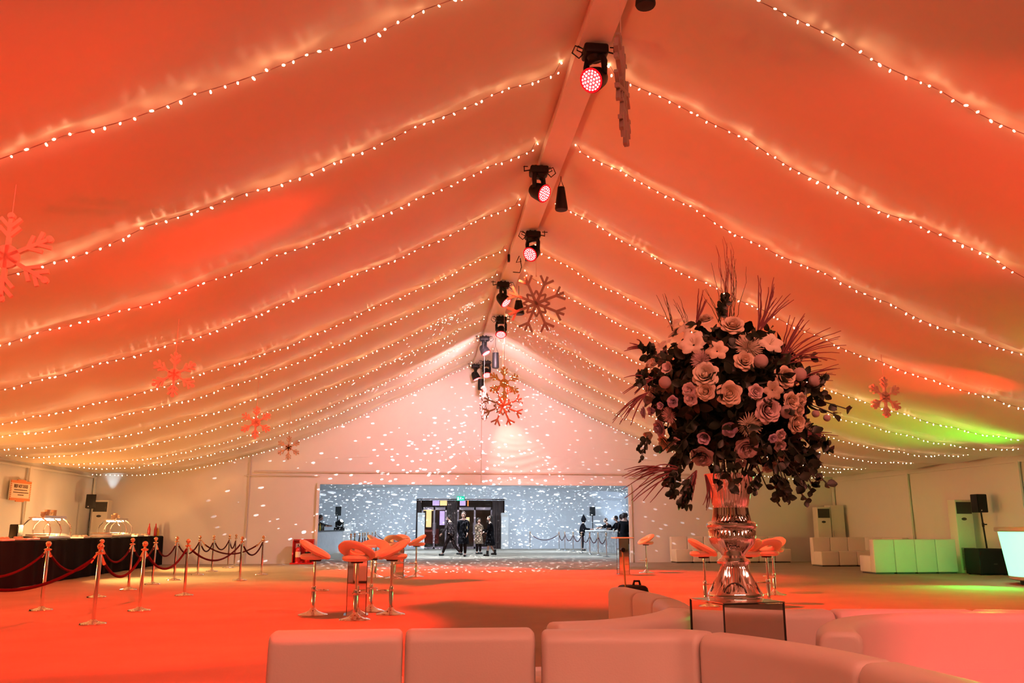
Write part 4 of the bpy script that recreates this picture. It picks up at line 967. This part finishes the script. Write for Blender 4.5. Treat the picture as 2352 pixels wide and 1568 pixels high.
def rose_mb(seed, openn=1.0):
    rn = random.Random(seed); mb = MB()
    mb.ball((0, 0, 0.32), 0.26, 10, 7, (1, 1, 1.3))
    for L, (n, tl, w, l, br) in enumerate(((3, 0, 0.50, 0.86, 0.10), (3, 5, 0.66, 0.84, 0.22), (4, 9, 0.84, 0.80, 0.34), (5, 15, 0.92, 0.74, 0.46), (5, 24, 1.05, 0.66, 0.56), (6, 40 * openn, 1.08, 0.60, 0.60))):
        for q in range(n):
            petal(mb, 2 * PI * q / n + L * 0.7 + rn.uniform(-.15, .15), tl + rn.uniform(-3, 3), w, l, 0.22, br, rn.uniform(-0.03, 0.03), curl=0.03 + 0.07 * L, tipr=0.24, blunt=True)
    return mb
def mum_mb(seed):
    rn = random.Random(seed); mb = MB()
    for L, (n, tl, l) in enumerate(((10, 15, 0.45), (16, 35, 0.65), (22, 55, 0.85), (28, 74, 1.0), (26, 90, 1.0))):
        for q in range(n):
            a = 2 * PI * q / n + rn.uniform(-.1, .1); t_ = math.radians(tl + rn.uniform(-6, 6)); ll = l * rn.uniform(0.85, 1.05)
            d = Vector((math.sin(t_) * math.cos(a), math.sin(t_) * math.sin(a), math.cos(t_)))
            p0 = d * 0.08; p1 = d * ll * 0.6 + Vector((0, 0, 0.03)); p2 = d * ll + Vector((0, 0, 0.12))
            mb.tube([p0, p1, p2], [0.03, 0.045, 0.018], 4)
    mb.ball((0, 0, 0.1), 0.2, 8, 6)
    return mb
def lily_mb(seed, n=6, tl=38, w=0.62):
    rn = random.Random(seed); mb = MB()
    for q in range(n): petal(mb, 2 * PI * q / n + (0.1 if q % 2 else 0), tl + (8 if q % 2 else 0), w * 1.35, 1.1, 0.16, 0.08, 0, 6, curl=0.36, tipr=0.2, blunt=True)
    for q in range(5): mb.tube([(0, 0, 0.1), (0.12 * math.cos(q * 1.26), 0.12 * math.sin(q * 1.26), 0.75)], 0.018, 4)
    return mb
def bell_mb(seed):
    mb = MB()
    for q in range(5): petal(mb, 2 * PI * q / 5, 10, 0.98, 1.0, 0.2, 0.32, 0, 6, curl=0.22, tipr=0.22, blunt=True)
    for q in range(4): petal(mb, 2 * PI * q / 4 + 0.4, 4, 0.7, 0.9, 0.2, 0.2, 0, 5, curl=0.1, tipr=0.22, blunt=True)
    return mb
def pom_mb(seed):
    mb = MB(); vs = []
    mb.ball((0, 0, 0.45), 0.62, 24, 16); mb.v = [tuple(Vector((0, 0, 0.45)) + (Vector(v) - Vector((0, 0, 0.45))) * (1 + 0.06 * noise.noise(Vector(v) * 9))) for v in mb.v]
    return mb
KIND = {'rose': rose_mb, 'chrysanthemum': mum_mb, 'lily': lily_mb, 'bell_flower': bell_mb, 'pompom_flower': pom_mb}
FC = atY(1676, 905, 4.87); FR = 0.50
t = thing('flower_arrangement', 'huge round arrangement of cream, pink and peach flowers in the silver vase', 'flowers', VP + Vector((0, 0, 0.62)))
FO = t.location.copy()
cache = {}
def flower(kind, p, d, size, pm, var=0):
    key = (kind, pm, var)
    if key not in cache:
        o = KIND[kind](var * 7 + 3).build(kind, POMM if kind == 'pompom_flower' else PET[pm]); cache[key] = o.data; bpy.data.objects.remove(o)
    o = bpy.data.objects.new(kind, cache[key]); col.objects.link(o); o.parent = t
    o.location = p - FO; o.rotation_euler = Vector(d).to_track_quat('Z', 'Y').to_euler(); o.scale = (size, size, size)
    return o
def sph(px, py, R=FR):
    d = ray(px, py).normalized(); oc = CAMP - FC; b = oc.dot(d); c = oc.dot(oc) - R * R; q = b * b - c
    s = -b - math.sqrt(q) if q > 0 else -b
    return CAMP + d * s
def zp(x, y): return (1400 + x / 2.8, 640 + y / 2.8)
FL = [('rose', 612, 610, 70, 0), ('rose', 615, 720, 52, 2), ('rose', 770, 735, 66, 2), ('rose', 1030, 845, 72, 1), ('rose', 885, 1100, 62, 1), ('rose', 595, 1155, 62, 1), ('rose', 345, 1065, 58, 2), ('rose', 1040, 1220, 48, 2),
      ('rose', 1140, 625, 60, 2), ('rose', 1215, 930, 56, 2), ('lily', 1060, 715, 62, 2), ('rose', 945, 725, 40, 1), ('rose', 510, 715, 40, 1), ('rose', 520, 772, 38, 1), ('bell_flower', 375, 575, 56, 1), ('rose', 1135, 1140, 40, 2), ('rose', 1105, 1012, 36, 1), ('rose', 1105, 1080, 36, 1),
      ('rose', 845, 1190, 32, 1), ('rose', 425, 1065, 38, 1), ('bell_flower', 1210, 1175, 50, 2), ('lily', 690, 450, 70, 2), ('rose', 795, 285, 64, 2), ('rose', 872, 520, 56, 2), ('bell_flower', 610, 1020, 60, 3), ('bell_flower', 770, 965, 68, 3), ('bell_flower', 715, 1260, 44, 1),
      ('pompom_flower', 355, 665, 46, 1), ('pompom_flower', 975, 528, 50, 1), ('pompom_flower', 1225, 612, 48, 1), ('pompom_flower', 1322, 655, 44, 1), ('pompom_flower', 1143, 855, 48, 1), ('pompom_flower', 1400, 895, 26, 1), ('pompom_flower', 1328, 868, 28, 1), ('rose', 1180, 785, 50, 2),
      ('chrysanthemum', 910, 948, 84, 0), ('chrysanthemum', 905, 420, 96, 0), ('chrysanthemum', 590, 512, 74, 1), ('chrysanthemum', 368, 885, 60, 1), ('lily', 320, 430, 84, 0), ('lily', 530, 400, 96, 0), ('lily', 485, 305, 70, 0), ('lily', 1045, 400, 80, 0), ('lily', 420, 275, 66, 2), ('rose', 610, 250, 48, 2),
      ('bell_flower', 270, 850, 46, 3), ('rose', 210, 860, 36, 3), ('bell_flower', 330, 815, 36, 3), ('bell_flower', 250, 1010, 56, 2), ('rose', 310, 965, 50, 3), ('rose', 400, 790, 34, 3), ('rose', 1240, 780, 40, 2), ('rose', 1290, 970, 44, 2), ('rose', 1230, 845, 36, 2), ('bell_flower', 1300, 1045, 40, 2), ('rose', 1055, 1030, 26, 3), ('bell_flower', 280, 540, 46, 2)]
rn = random.Random(12)
for i, (kd, x, y, rpx, pm) in enumerate(FL):
    px, py = zp(x, y); p = sph(px, py, FR); d = (p - FC).normalized()
    # flowers face outwards, a little towards the front
    d = (d + Vector((0, -0.25, 0.05)) + Vector((rn.uniform(-.15, .15), rn.uniform(-.1, .1), rn.uniform(-.15, .15)))).normalized()
    sz = rpx / 2.8 / 410 * (1.12 if kd == 'rose' else 1.0)
    if kd == 'pompom_flower': sz *= 1.45
    if kd in ('lily', 'bell_flower'): sz *= 0.95
    flower(kd, p - d * sz * 0.5, d, sz, pm, i % 3)
for i in range(34):           # the far side of the ball
    z = rn.uniform(-0.6, 0.9); a = rn.uniform(0.15, PI - 0.15); r = math.sqrt(1 - z * z); d = Vector((r * math.cos(a), r * math.sin(a), z))
    flower(rn.choice(['rose', 'rose', 'lily', 'pompom_flower', 'bell_flower']), FC + d * FR * 0.95, d, rn.uniform(0.045, 0.07), rn.randrange(4), 0)
# foliage: leafy sprays, each a part
def leafmesh(mb, p, d, side, l, w):
    d = d.normalized(); s = d.cross(side).normalized(); nrm = s.cross(d)
    a = p; rows = []
    for i in range(5):
        v = i / 4; ww = w * math.sin(PI * (0.08 + 0.86 * v)); c = p + d * l * v - nrm * l * 0.22 * v * v
        rows.append([c - s * ww + nrm * ww * 0.3, c, c + s * ww + nrm * ww * 0.3])
    mb.loft(rows, closed=False)
for i in range(100):
    if i < 84:
        z = rn.uniform(-0.85, 0.88); a = rn.uniform(-PI, PI) if i % 3 == 0 else rn.uniform(-PI, 0); r = math.sqrt(1 - z * z)
        dv = Vector((r * math.cos(a), r * math.sin(a), z)); ln = rn.uniform(0.46, 0.60)
    else:
        a = rn.uniform(-PI, 0.4); dv = Vector((math.cos(a) * 0.85, math.sin(a) * 0.7, -0.62)).normalized(); ln = rn.uniform(0.55, 0.64)
    mb = MB(); p0 = FC + dv * 0.12; n = 7
    bend = Vector((rn.uniform(-.1, .1), rn.uniform(-.1, .1), -0.12 if i < 84 else -0.16))
    st = [p0 + dv * (ln - 0.12) * k / n + bend * (k / n) ** 2 for k in range(n + 1)]
    mb.tube([q - FO for q in st], 0.004, 4)
    for k in range(2, n + 1):
        for sgn in (-1, 1):
            side = Vector((rn.uniform(-1, 1), rn.uniform(-1, 1), rn.uniform(-1, 1)))
            dd = (dv * 0.5 + dv.cross(side).normalized() * sgn * 0.9 + Vector((rn.uniform(-.4, .4), rn.uniform(-.4, .4), rn.uniform(-.5, .3)))).normalized()
            leafmesh(mb, st[k] - FO, dd, side, rn.uniform(0.05, 0.085) * (1.2 if k < 6 else 0.8), rn.uniform(0.016, 0.028))
    mb.build('leaf_spray', LEAF, t)
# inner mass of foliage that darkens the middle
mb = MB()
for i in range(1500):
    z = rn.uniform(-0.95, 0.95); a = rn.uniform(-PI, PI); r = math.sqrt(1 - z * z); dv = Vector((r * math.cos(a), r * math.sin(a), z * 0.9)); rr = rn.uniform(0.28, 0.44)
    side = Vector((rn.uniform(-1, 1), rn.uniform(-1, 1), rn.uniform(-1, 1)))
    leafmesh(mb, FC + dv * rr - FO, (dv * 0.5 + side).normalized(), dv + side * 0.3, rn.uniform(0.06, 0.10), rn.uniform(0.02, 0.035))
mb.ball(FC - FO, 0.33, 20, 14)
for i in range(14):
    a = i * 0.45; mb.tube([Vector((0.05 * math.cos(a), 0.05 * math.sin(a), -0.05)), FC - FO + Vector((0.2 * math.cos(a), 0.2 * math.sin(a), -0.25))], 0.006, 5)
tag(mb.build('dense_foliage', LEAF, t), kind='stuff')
# hanging eucalyptus, grasses and twigs: pixel guides on the ball, then outwards
def spray_of(name, m, base, tip, n, spread, r, curve, lf=0.0, label=None):
    mb = MB(); base = Vector(base); tip = Vector(tip); L = (tip - base).length
    for i in range(n):
        e = tip + Vector((rn.uniform(-1, 1), rn.uniform(-1, 1), rn.uniform(-1, 1))) * spread
        cv = Vector(curve) * rn.uniform(0.5, 1.3); pts = []
        for k in range(9):
            v = k / 8; j_ = (0.02 * L if r < 0.002 else 0.012 * L); pts.append(base + (e - base) * v + cv * math.sin(PI * v) * L + Vector((rn.uniform(-j_, j_), rn.uniform(-j_, j_), 0)) - FO)
        rr = [r * (0.5 + 0.9 * math.sin(PI * min(1, 0.25 + 0.7 * k / 8))) if lf == 0 else r * (1 - 0.6 * k / 8) for k in range(9)]
        mb.tube(pts, rr, 4)
        if lf:
            for k in range(2, 9):
                for sg in (-1, 1):
                    sd = Vector((rn.uniform(-1, 1), rn.uniform(-1, 1), rn.uniform(-1, 1)))
                    leafmesh(mb, pts[k], (sd * 0.7 + (e - base).normalized() * 0.6), sd.cross(Vector((0, 0, 1))), lf, lf * 0.42)
    return tag(mb.build(name, m, t), label)
def pt(px, py, Y=4.75): return atY(px, py, Y)
for (bx, by, tx, ty, n, sp, cv) in ((1780, 850, 1925, 800, 9, 0.09, (0, 0, 0.12)), (1790, 840, 1840, 740, 7, 0.05, (0, 0, 0.05)), (1740, 760, 1765, 655, 5, 0.05, (0.05, 0, 0)), (1745, 760, 1800, 700, 4, 0.05, (0, 0, 0.08)), (1800, 900, 1915, 855, 5, 0.05, (0, 0, 0.1)),
    (1480, 800, 1440, 790, 4, 0.05, (0, 0, 0.1)), (1490, 900, 1430, 965, 5, 0.05, (0, 0, 0.12)), (1600, 740, 1612, 680, 6, 0.03, (0, 0, 0)), (1570, 1080, 1465, 1120, 9, 0.07, (0, 0, 0.12)), (1600, 1080, 1570, 1130, 6, 0.05, (0, 0, 0)), (1500, 870, 1445, 890, 5, 0.05, (0, 0, 0.1)), (1830, 1000, 1900, 1000, 5, 0.04, (0, 0, 0.05)), (1520, 1075, 1450, 1085, 5, 0.04, (0, 0, 0.1)), (1620, 1090, 1625, 1160, 3, 0.03, (0.1, 0, 0))):
    spray_of('grass_plume', GRASSM, pt(bx, by, 4.62), pt(tx, ty, 4.6), n + 3, sp * 1.25, 0.0030, cv, label='plum coloured grass blades')
for (bx, by, tx, ty, n, sp) in ((1665, 760, 1655, 560, 6, 0.05), (1680, 760, 1690, 590, 5, 0.06), (1660, 760, 1640, 640, 5, 0.08), (1545, 760, 1520, 690, 4, 0.04), (1590, 790, 1560, 690, 3, 0.03)):
    spray_of('twig', STEM if n != 6 else GRASSM, pt(bx, by, 4.85), pt(tx, ty, 4.85), n + 2, sp * 1.3, 0.0014, (0.03, 0, 0), label='thin bare twigs')
for (bx, by, tx, ty, n, sp, lf) in ((1590, 1090, 1562, 1160, 2, 0.03, 0.065), (1560, 1070, 1530, 1115, 3, 0.04, 0.055), (1775, 1080, 1795, 1150, 3, 0.03, 0.06), (1810, 1070, 1845, 1140, 2, 0.03, 0.05), (1740, 1090, 1745, 1120, 2, 0.03, 0.05), (1850, 900, 1905, 890, 2, 0.04, 0.06), (1850, 1040, 1880, 1040, 3, 0.05, 0.06),
    (1490, 860, 1460, 870, 2, 0.04, 0.05), (1500, 820, 1485, 810, 2, 0.03, 0.05), (1490, 1000, 1460, 1040, 2, 0.03, 0.04), (1650, 740, 1660, 690, 3, 0.03, 0.05)):
    spray_of('leafy_sprig', LEAF, pt(bx, by, 4.6), pt(tx, ty, 4.58), n, sp * 1.3, 0.003, (0, 0, 0.05), lf * 0.72)

# ================================================================= LOBBY FURNITURE
SEQ = mat('silver_sequin_front', (0.75, 0.78, 0.82), 0.25, 0.6, bump=1.0, bscale=14, bstretch=(1, 1, 0.35), vary=0.5, vscale=9)
t = thing('lobby_bar', 'silver sequin fronted bar in the left part of the lobby', 'bar', (0, 0, 0))
MB().box((-4.4, 40.5, 0.52), (0.6, 14.0, 1.04)).build('bar_front', SEQ, t, smooth=False)
MB().box((-4.4, 40.5, 1.06), (0.7, 14.1, 0.05)).build('bar_top', BLACK, t, smooth=False)
t = thing('white_column', 'white square block at the end of the left lobby bar', 'block', (-4.0, 48.2, 0))
MB().rbox((0, 0, 0.7), (0.5, 0.5, 1.4), 0.01).build('block', WHITE, t)
t = thing('lobby_bar', 'silver sequin fronted bar in the right part of the lobby', 'bar', (9.35, 42.3, 0), 0.17)
MB().box((0.25, 0, 0.52), (0.6, 6.4, 1.04)).build('bar_front', SEQ, t, smooth=False)
MB().box((0.25, 0, 1.06), (0.7, 6.5, 0.05)).build('bar_top', WHITE, t, smooth=False)
speaker((-4.55, 48.6, 1.86), 0.3, 'small black loudspeaker over the left lobby bar', 0.95)
tag(MB().tube([(-4.55, 48.6, 0), (-4.55, 48.6, 1.88)], 0.03, 8).build('speaker_stand', BLACK), 'black stand under the left lobby loudspeaker', 'stand')
speaker((9.75, 48.6, 1.88), -0.2, 'small black loudspeaker on a stand in the right part of the lobby', 0.95)
tag(MB().tube([(9.75, 48.6, 0), (9.75, 48.6, 1.9)], 0.025, 8).lathe([(0.25, 0), (0.25, 0.02), (0.03, 0.04)], (9.75, 48.6, 0), 16).build('speaker_stand', BLACK), 'black stand under the right lobby loudspeaker', 'stand')
t = thing('moving_head_light', 'black moving head light standing on the end of the left lobby bar', 'stage light', (-3.62 - 0.35, 43.6, 1.085))
MB().rbox((0, 0, 0.07), (0.5, 0.36, 0.13), 0.02).build('base', BLACK, t)
MB().tube([(-0.17, 0, 0.42), (-0.17, 0, 0.15), (0.17, 0, 0.15), (0.17, 0, 0.42)], 0.045, 8).build('yoke', BLACK, t, smooth=False)
R = Vector((0.5, -0.4, 0.5)).to_track_quat('Z', 'Y').to_matrix()
MB().lathe([(0.05, -0.16), (0.13, -0.1), (0.14, 0.1), (0.11, 0.16)], (0, 0, 0.36), 16, R).build('head', BLACK, t)
MB().lathe([(0.001, 0.165), (0.09, 0.165)], (0, 0, 0.36), 16, R, False).build('lens', mat('white_lens_glow', (1, 1, 1), 0.3, emit=(0.9, 0.97, 1), estr=8), t)
# bottles and glasses on the left lobby bar
for i, (y, m) in enumerate(((37.3, LEAF), (37.9, GREYP), (38.6, MUS), (39.3, LEAF), (40.0, GREYP))):
    tag(MB().lathe([(0.001, 0), (0.04, 0), (0.042, 0.18), (0.015, 0.24), (0.014, 0.31), (0.001, 0.31)], (-4.35, y, 1.085), 12).build('bar_bottle', m), 'dark bottle standing on the left lobby bar before the bartender', 'bottle', 'bottles on the left lobby bar')

# ================================================================= PEOPLE
SKIN = mat('skin', (0.55, 0.30, 0.22), 0.5); COATB = mat('black_coat', (0.010, 0.009, 0.011), 0.9, spec=0.05); TROU = mat('dark_trousers', (0.022, 0.012, 0.011), 0.9, spec=0.05); SHOE = mat('black_shoe', (0.008, 0.007, 0.007), 0.5)
HAIRM = mat('dark_hair', (0.025, 0.014, 0.010), 0.6); COATG = mat('grey_brown_coat', (0.045, 0.032, 0.034), 0.9, spec=0.1); BEIGE = mat('beige_coat', (0.35, 0.24, 0.16), 0.8)
def skin_mesh(name, verts, edges, radii, m, parent, root=0, sub=1):
    me = bpy.data.meshes.new(name); me.from_pydata([tuple(v) for v in verts], edges, []); me.update()
    o = bpy.data.objects.new(name + '_tmp', me); col.objects.link(o)
    sk = o.modifiers.new('skin', 'SKIN'); sk.use_smooth_shade = True
    if not me.skin_vertices: me.attributes.new('skin', 'FLOAT', 'POINT')
    lay = me.skin_vertices[0].data
    for i, r in enumerate(radii):
        lay[i].radius = (r, r) if not isinstance(r, tuple) else r; lay[i].use_root = (i == root)
    ss = o.modifiers.new('sub', 'SUBSURF'); ss.levels = sub; ss.render_levels = sub
    dg = bpy.context.evaluated_depsgraph_get(); dg.update()
    nm = bpy.data.meshes.new_from_object(o.evaluated_get(dg)); bpy.data.objects.remove(o)
    nm.name = name; nm.materials.clear(); nm.materials.append(m)
    nm.polygons.foreach_set('use_smooth', [True] * len(nm.polygons))
    q = bpy.data.objects.new(name, nm); col.objects.link(q); q.parent = parent
    return q
def person(x, y, face, label, H=1.75, coat=COATB, legs=TROU, long_coat=True, dress=False, stride=0.0, lean=0.0, arms=((0.05, 0.05), (0.05, 0.05)), hair='short', hood=False):
    """face = heading in degrees; arms = (forward swing, elbow bend) for each side; local +x is forward, +y left"""
    t = thing('person', label, 'person', (x, y, 0), math.radians(face)); k = H / 1.75
    hip = Vector((0, 0, 0.93)); ch = Vector((lean * 0.30, 0, 1.22)); sh = Vector((lean * 0.48, 0, 1.42)); nk = Vector((lean * 0.58, 0, 1.50)); hd = Vector((lean * 0.72 + 0.015, 0, 1.56))
    V = [hip, ch, sh, nk, hd]; E = [(0, 1), (1, 2), (2, 3), (3, 4)]; Rr = [(0.11, 0.085), (0.11, 0.08), (0.08, 0.06), 0.048, 0.05]
    legs_ = []; armsj = []
    for s, f in ((1, stride), (-1, -stride)):
        h = Vector((0, 0.09 * s, 0.88)); kn = Vector((0.22 * f + (0.05 if f < 0 else 0.02), 0.095 * s, 0.48)); an = Vector((0.42 * f - (0.10 if f < 0 else 0), 0.095 * s, 0.09 + (0.05 if f < 0 else 0))); toe = an + Vector((0.15, 0.02 * s, -0.05))
        i = len(V); V += [h, kn, an, toe]; E += [(0, i), (i, i + 1), (i + 1, i + 2), (i + 2, i + 3)]; Rr += [0.085, 0.056, 0.04, 0.032]; legs_.append((h, kn, an, toe))
    for s, (sw, eb) in zip((1, -1), arms):
        shd = sh + Vector((0, 0.175 * s, -0.02)); el = shd + Vector((math.sin(sw) * 0.28, 0.045 * s, -math.cos(sw) * 0.28)); a2 = sw + eb
        wr = el + Vector((math.sin(a2) * 0.25, -0.03 * s, -math.cos(a2) * 0.25)); pm = wr + Vector((math.sin(a2) * 0.08, -0.01 * s, -math.cos(a2) * 0.08))
        i = len(V); V += [shd, el, wr, pm]; E += [(2, i), (i, i + 1), (i + 1, i + 2), (i + 2, i + 3)]; Rr += [0.052, 0.040, 0.026, 0.032]; armsj.append((shd, el, wr, pm))
        fd = (pm - wr).normalized(); up_ = Vector((0, 1, 0))
        base = i + 3; lat = fd.cross(Vector((0, s, 0))).normalized()
        for q, ln in enumerate((0.068, 0.078, 0.072, 0.056)):
            off = lat * (q - 1.5) * 0.02
            j = len(V); V += [pm + off + fd * 0.03, pm + off + fd * (0.03 + ln * 0.6) + up_ * (-s) * 0.008, pm + off + fd * (0.03 + ln) + up_ * (-s) * 0.02]
            E += [(base, j), (j, j + 1), (j + 1, j + 2)]; Rr += [0.009, 0.0085, 0.008]
        j = len(V); V += [wr + lat * -0.03 + fd * 0.03, wr + lat * -0.05 + fd * 0.07]; E += [(i + 2, j), (j, j + 1)]; Rr += [0.010, 0.009]
    V = [v * k for v in V]; Rr = [tuple(a * k for a in r) if isinstance(r, tuple) else r * k for r in Rr]
    body = skin_mesh('body', V, E, Rr, SKIN, t)
    # head with face
    R = Matrix.Rotation(lean * 0.5, 3, 'Y'); hc = (hd + Vector((0.01, 0, 0.075)) + R @ Vector((0, 0, 0.0))) * k
    mb = MB().ball(hc, 0.112 * k, 18, 14, (0.90, 0.74, 1.08), R)
    mb.ball(hc + R @ Vector((0.055, 0, -0.055)) * k, 0.055 * k, 10, 8, (0.9, 0.85, 0.8)).tube([hc + R @ Vector((0.092, 0, 0.02)) * k, hc + R @ Vector((0.122, 0, -0.022)) * k, hc + R @ Vector((0.098, 0, -0.03)) * k], [0.008 * k, 0.014 * k, 0.008 * k], 6)
    for s in (1, -1): mb.ball(hc + R @ Vector((0.0, 0.082 * s, -0.005)) * k, 0.028 * k, 8, 6, (0.7, 0.35, 1.1))
    mb.build('head', SKIN, t)
    mb = MB()
    for s in (1, -1): mb.ball(hc + R @ Vector((0.088, 0.034 * s, 0.012)) * k, 0.012 * k, 8, 6)
    mb.build('eyes', HAIRM, t)
    MB().tube([hc + R @ Vector((0.098, 0.022, -0.058)) * k, hc + R @ Vector((0.106, 0, -0.06)) * k, hc + R @ Vector((0.098, -0.022, -0.058)) * k], 0.005 * k, 6).build('mouth', mat('lips', (0.35, 0.10, 0.09), 0.5) if 'lips' not in bpy.data.materials else bpy.data.materials['lips'], t)
    if hood:
        MB().ball(hc + R @ Vector((-0.03, 0, 0.0)) * k, 0.145 * k, 16, 12, (1, 0.9, 1.1), R).lathe([(0.13 * k, -0.02), (0.10 * k, 0.10 * k), (0.045 * k, 0.20 * k), (0.005, 0.27 * k)], hc + Vector((-0.03, 0, 0.03)) * k, 16).build('hood', coat, t)
    else:
        mb = MB().ball(hc + R @ Vector((-0.028, 0, 0.028)) * k, 0.122 * k, 16, 12, (0.92, 0.80, 0.98), R)
        if hair == 'long': mb.ball(hc + R @ Vector((-0.065, 0, -0.075)) * k, 0.10 * k, 14, 10, (0.6, 0.95, 1.35), R)
        mb.build('hair', HAIRM, t)
    # clothes
    V2 = [hip - Vector((0, 0, 0.04)), hip, ch, sh, sh + Vector((0, 0, 0.035))]; E2 = [(0, 1), (1, 2), (2, 3), (3, 4)]; R2 = [(0.175, 0.15), (0.17, 0.145), (0.18, 0.15), (0.14, 0.125), (0.07, 0.07)]
    for (a, b, c, d) in armsj:
        i = len(V2); V2 += [a, b, c + (d - c) * 0.2]; E2 += [(3, i), (i, i + 1), (i + 1, i + 2)]; R2 += [0.072, 0.058, 0.042]
    skin_mesh('coat', [v * k for v in V2], E2, [tuple(a * k for a in r) if isinstance(r, tuple) else r * k for r in R2], coat, t)
    if long_coat or dress:
        zb = 0.50 if long_coat else 0.46; rings = []
        for q, (z, rx, ry) in enumerate(((1.08, 0.135, 0.165), (0.95, 0.155, 0.185), (0.80, 0.175, 0.20), (0.65, 0.19 + abs(stride) * .08, 0.215), (zb, 0.20 + abs(stride) * .15, 0.22))):
            cx = lean * 0.15 * (z - 0.8)
            rings.append([Vector(((cx + rx * math.cos(2 * PI * j / 28) * (1 + 0.05 * math.cos(7 * 2 * PI * j / 28) * q / 4)) * k, ry * math.sin(2 * PI * j / 28) * (1 + 0.05 * math.cos(7 * 2 * PI * j / 28) * q / 4) * k, z * k)) for j in range(28)])
        MB().loft(rings).build('skirt' if dress else 'coat_skirt', coat, t)
    if legs is not None:
        V3 = [hip]; E3 = []; R3 = [(0.13, 0.115)]
        for (h, kn, an, toe) in legs_:
            i = len(V3); V3 += [h, kn, an + Vector((0, 0, 0.02))]; E3 += [(0, i), (i, i + 1), (i + 1, i + 2)]; R3 += [0.102, 0.076, 0.062]
        skin_mesh('trousers', [v * k for v in V3], E3, [tuple(a * k for a in r) if isinstance(r, tuple) else r * k for r in R3], legs, t)
    for (h, kn, an, toe) in legs_:
        mb = MB(); b = Vector((an.x, an.y, 0.0)) * k + Vector((0, 0, (0.0 if an.z < 0.1 else 0.05 * k)))
        mb.rbox(b + Vector((0.055, 0, 0.045)) * k, (0.26 * k, 0.095 * k, 0.085 * k), 0.035 * k)
        if legs is None: mb.tube([b + Vector((0.0, 0, 0.05)) * k, b + Vector((0, 0, 0.24)) * k], [0.055 * k, 0.058 * k], 12).box(b + Vector((-0.03, 0, 0.02)) * k, (0.05 * k, 0.05 * k, 0.05 * k))
        mb.build('boot' if legs is None else 'shoe', SHOE, t)
    return t
person(1.85, 37.4, -100, 'person in a long black coat walking towards us before the far doors', 1.88, stride=0.35, arms=((0.3, 0.25), (-0.2, 0.15)))
person(1.35, 38.6, 150, 'person in a grey brown jacket striding behind the one in the black coat', 1.75, coat=COATG, long_coat=False, stride=0.8, lean=0.1, arms=((0.4, 0.4), (-0.3, 0.3)))
person(3.05, 37.9, 168, 'person in a knee length black dress and ankle boots facing left', 1.72, legs=None, long_coat=False, dress=True, hair='long', arms=((0.3, 1.2), (0.2, 1.0)), stride=0.25)
person(2.75, 41.0, -60, 'person in a beige coat standing behind the one in the black dress', 1.65, coat=BEIGE, arms=((0.3, 1.0), (0.2, 0.2)))
person(8.75, 46.6, -10, 'person in a pointed black hood standing at the right lobby bar', 1.75, hood=True, long_coat=False, legs=COATB, arms=((0.5, 1.0), (0.4, 1.0)), lean=0.15)
person(-5.12, 42.2, -20, 'person in black bending over the left lobby bar', 1.78, lean=0.55, long_coat=False, arms=((1.2, 0.3), (1.15, 0.35)))
person(9.95, 44.6, 200, 'person in black leaning over the right lobby bar, nearest to the hooded person', 1.68, lean=0.5, long_coat=False, arms=((1.15, 0.3), (1.15, 0.3)))
person(10.15, 43.5, 190, 'person in black with raised head behind the right lobby bar', 1.78, lean=0.3, long_coat=False, arms=((0.8, 0.6), (0.7, 0.5)))
person(10.25, 42.4, 185, 'tall person in black behind the right lobby bar, third from the left', 1.9, lean=0.1, long_coat=False, arms=((0.5, 0.7), (0.5, 0.5)))
person(9.25, 39.4, 100, 'person in a black coat at the front of the right lobby bar', 1.80, long_coat=True, legs=COATB, arms=((0.4, 0.9), (0.4, 0.8)))
person(8.85, 37.2, 80, 'person in black nearest the right edge of the opening', 1.82, long_coat=True, legs=COATB, arms=((0.3, 0.8), (0.3, 0.6)))
print('objects', len(bpy.data.objects))
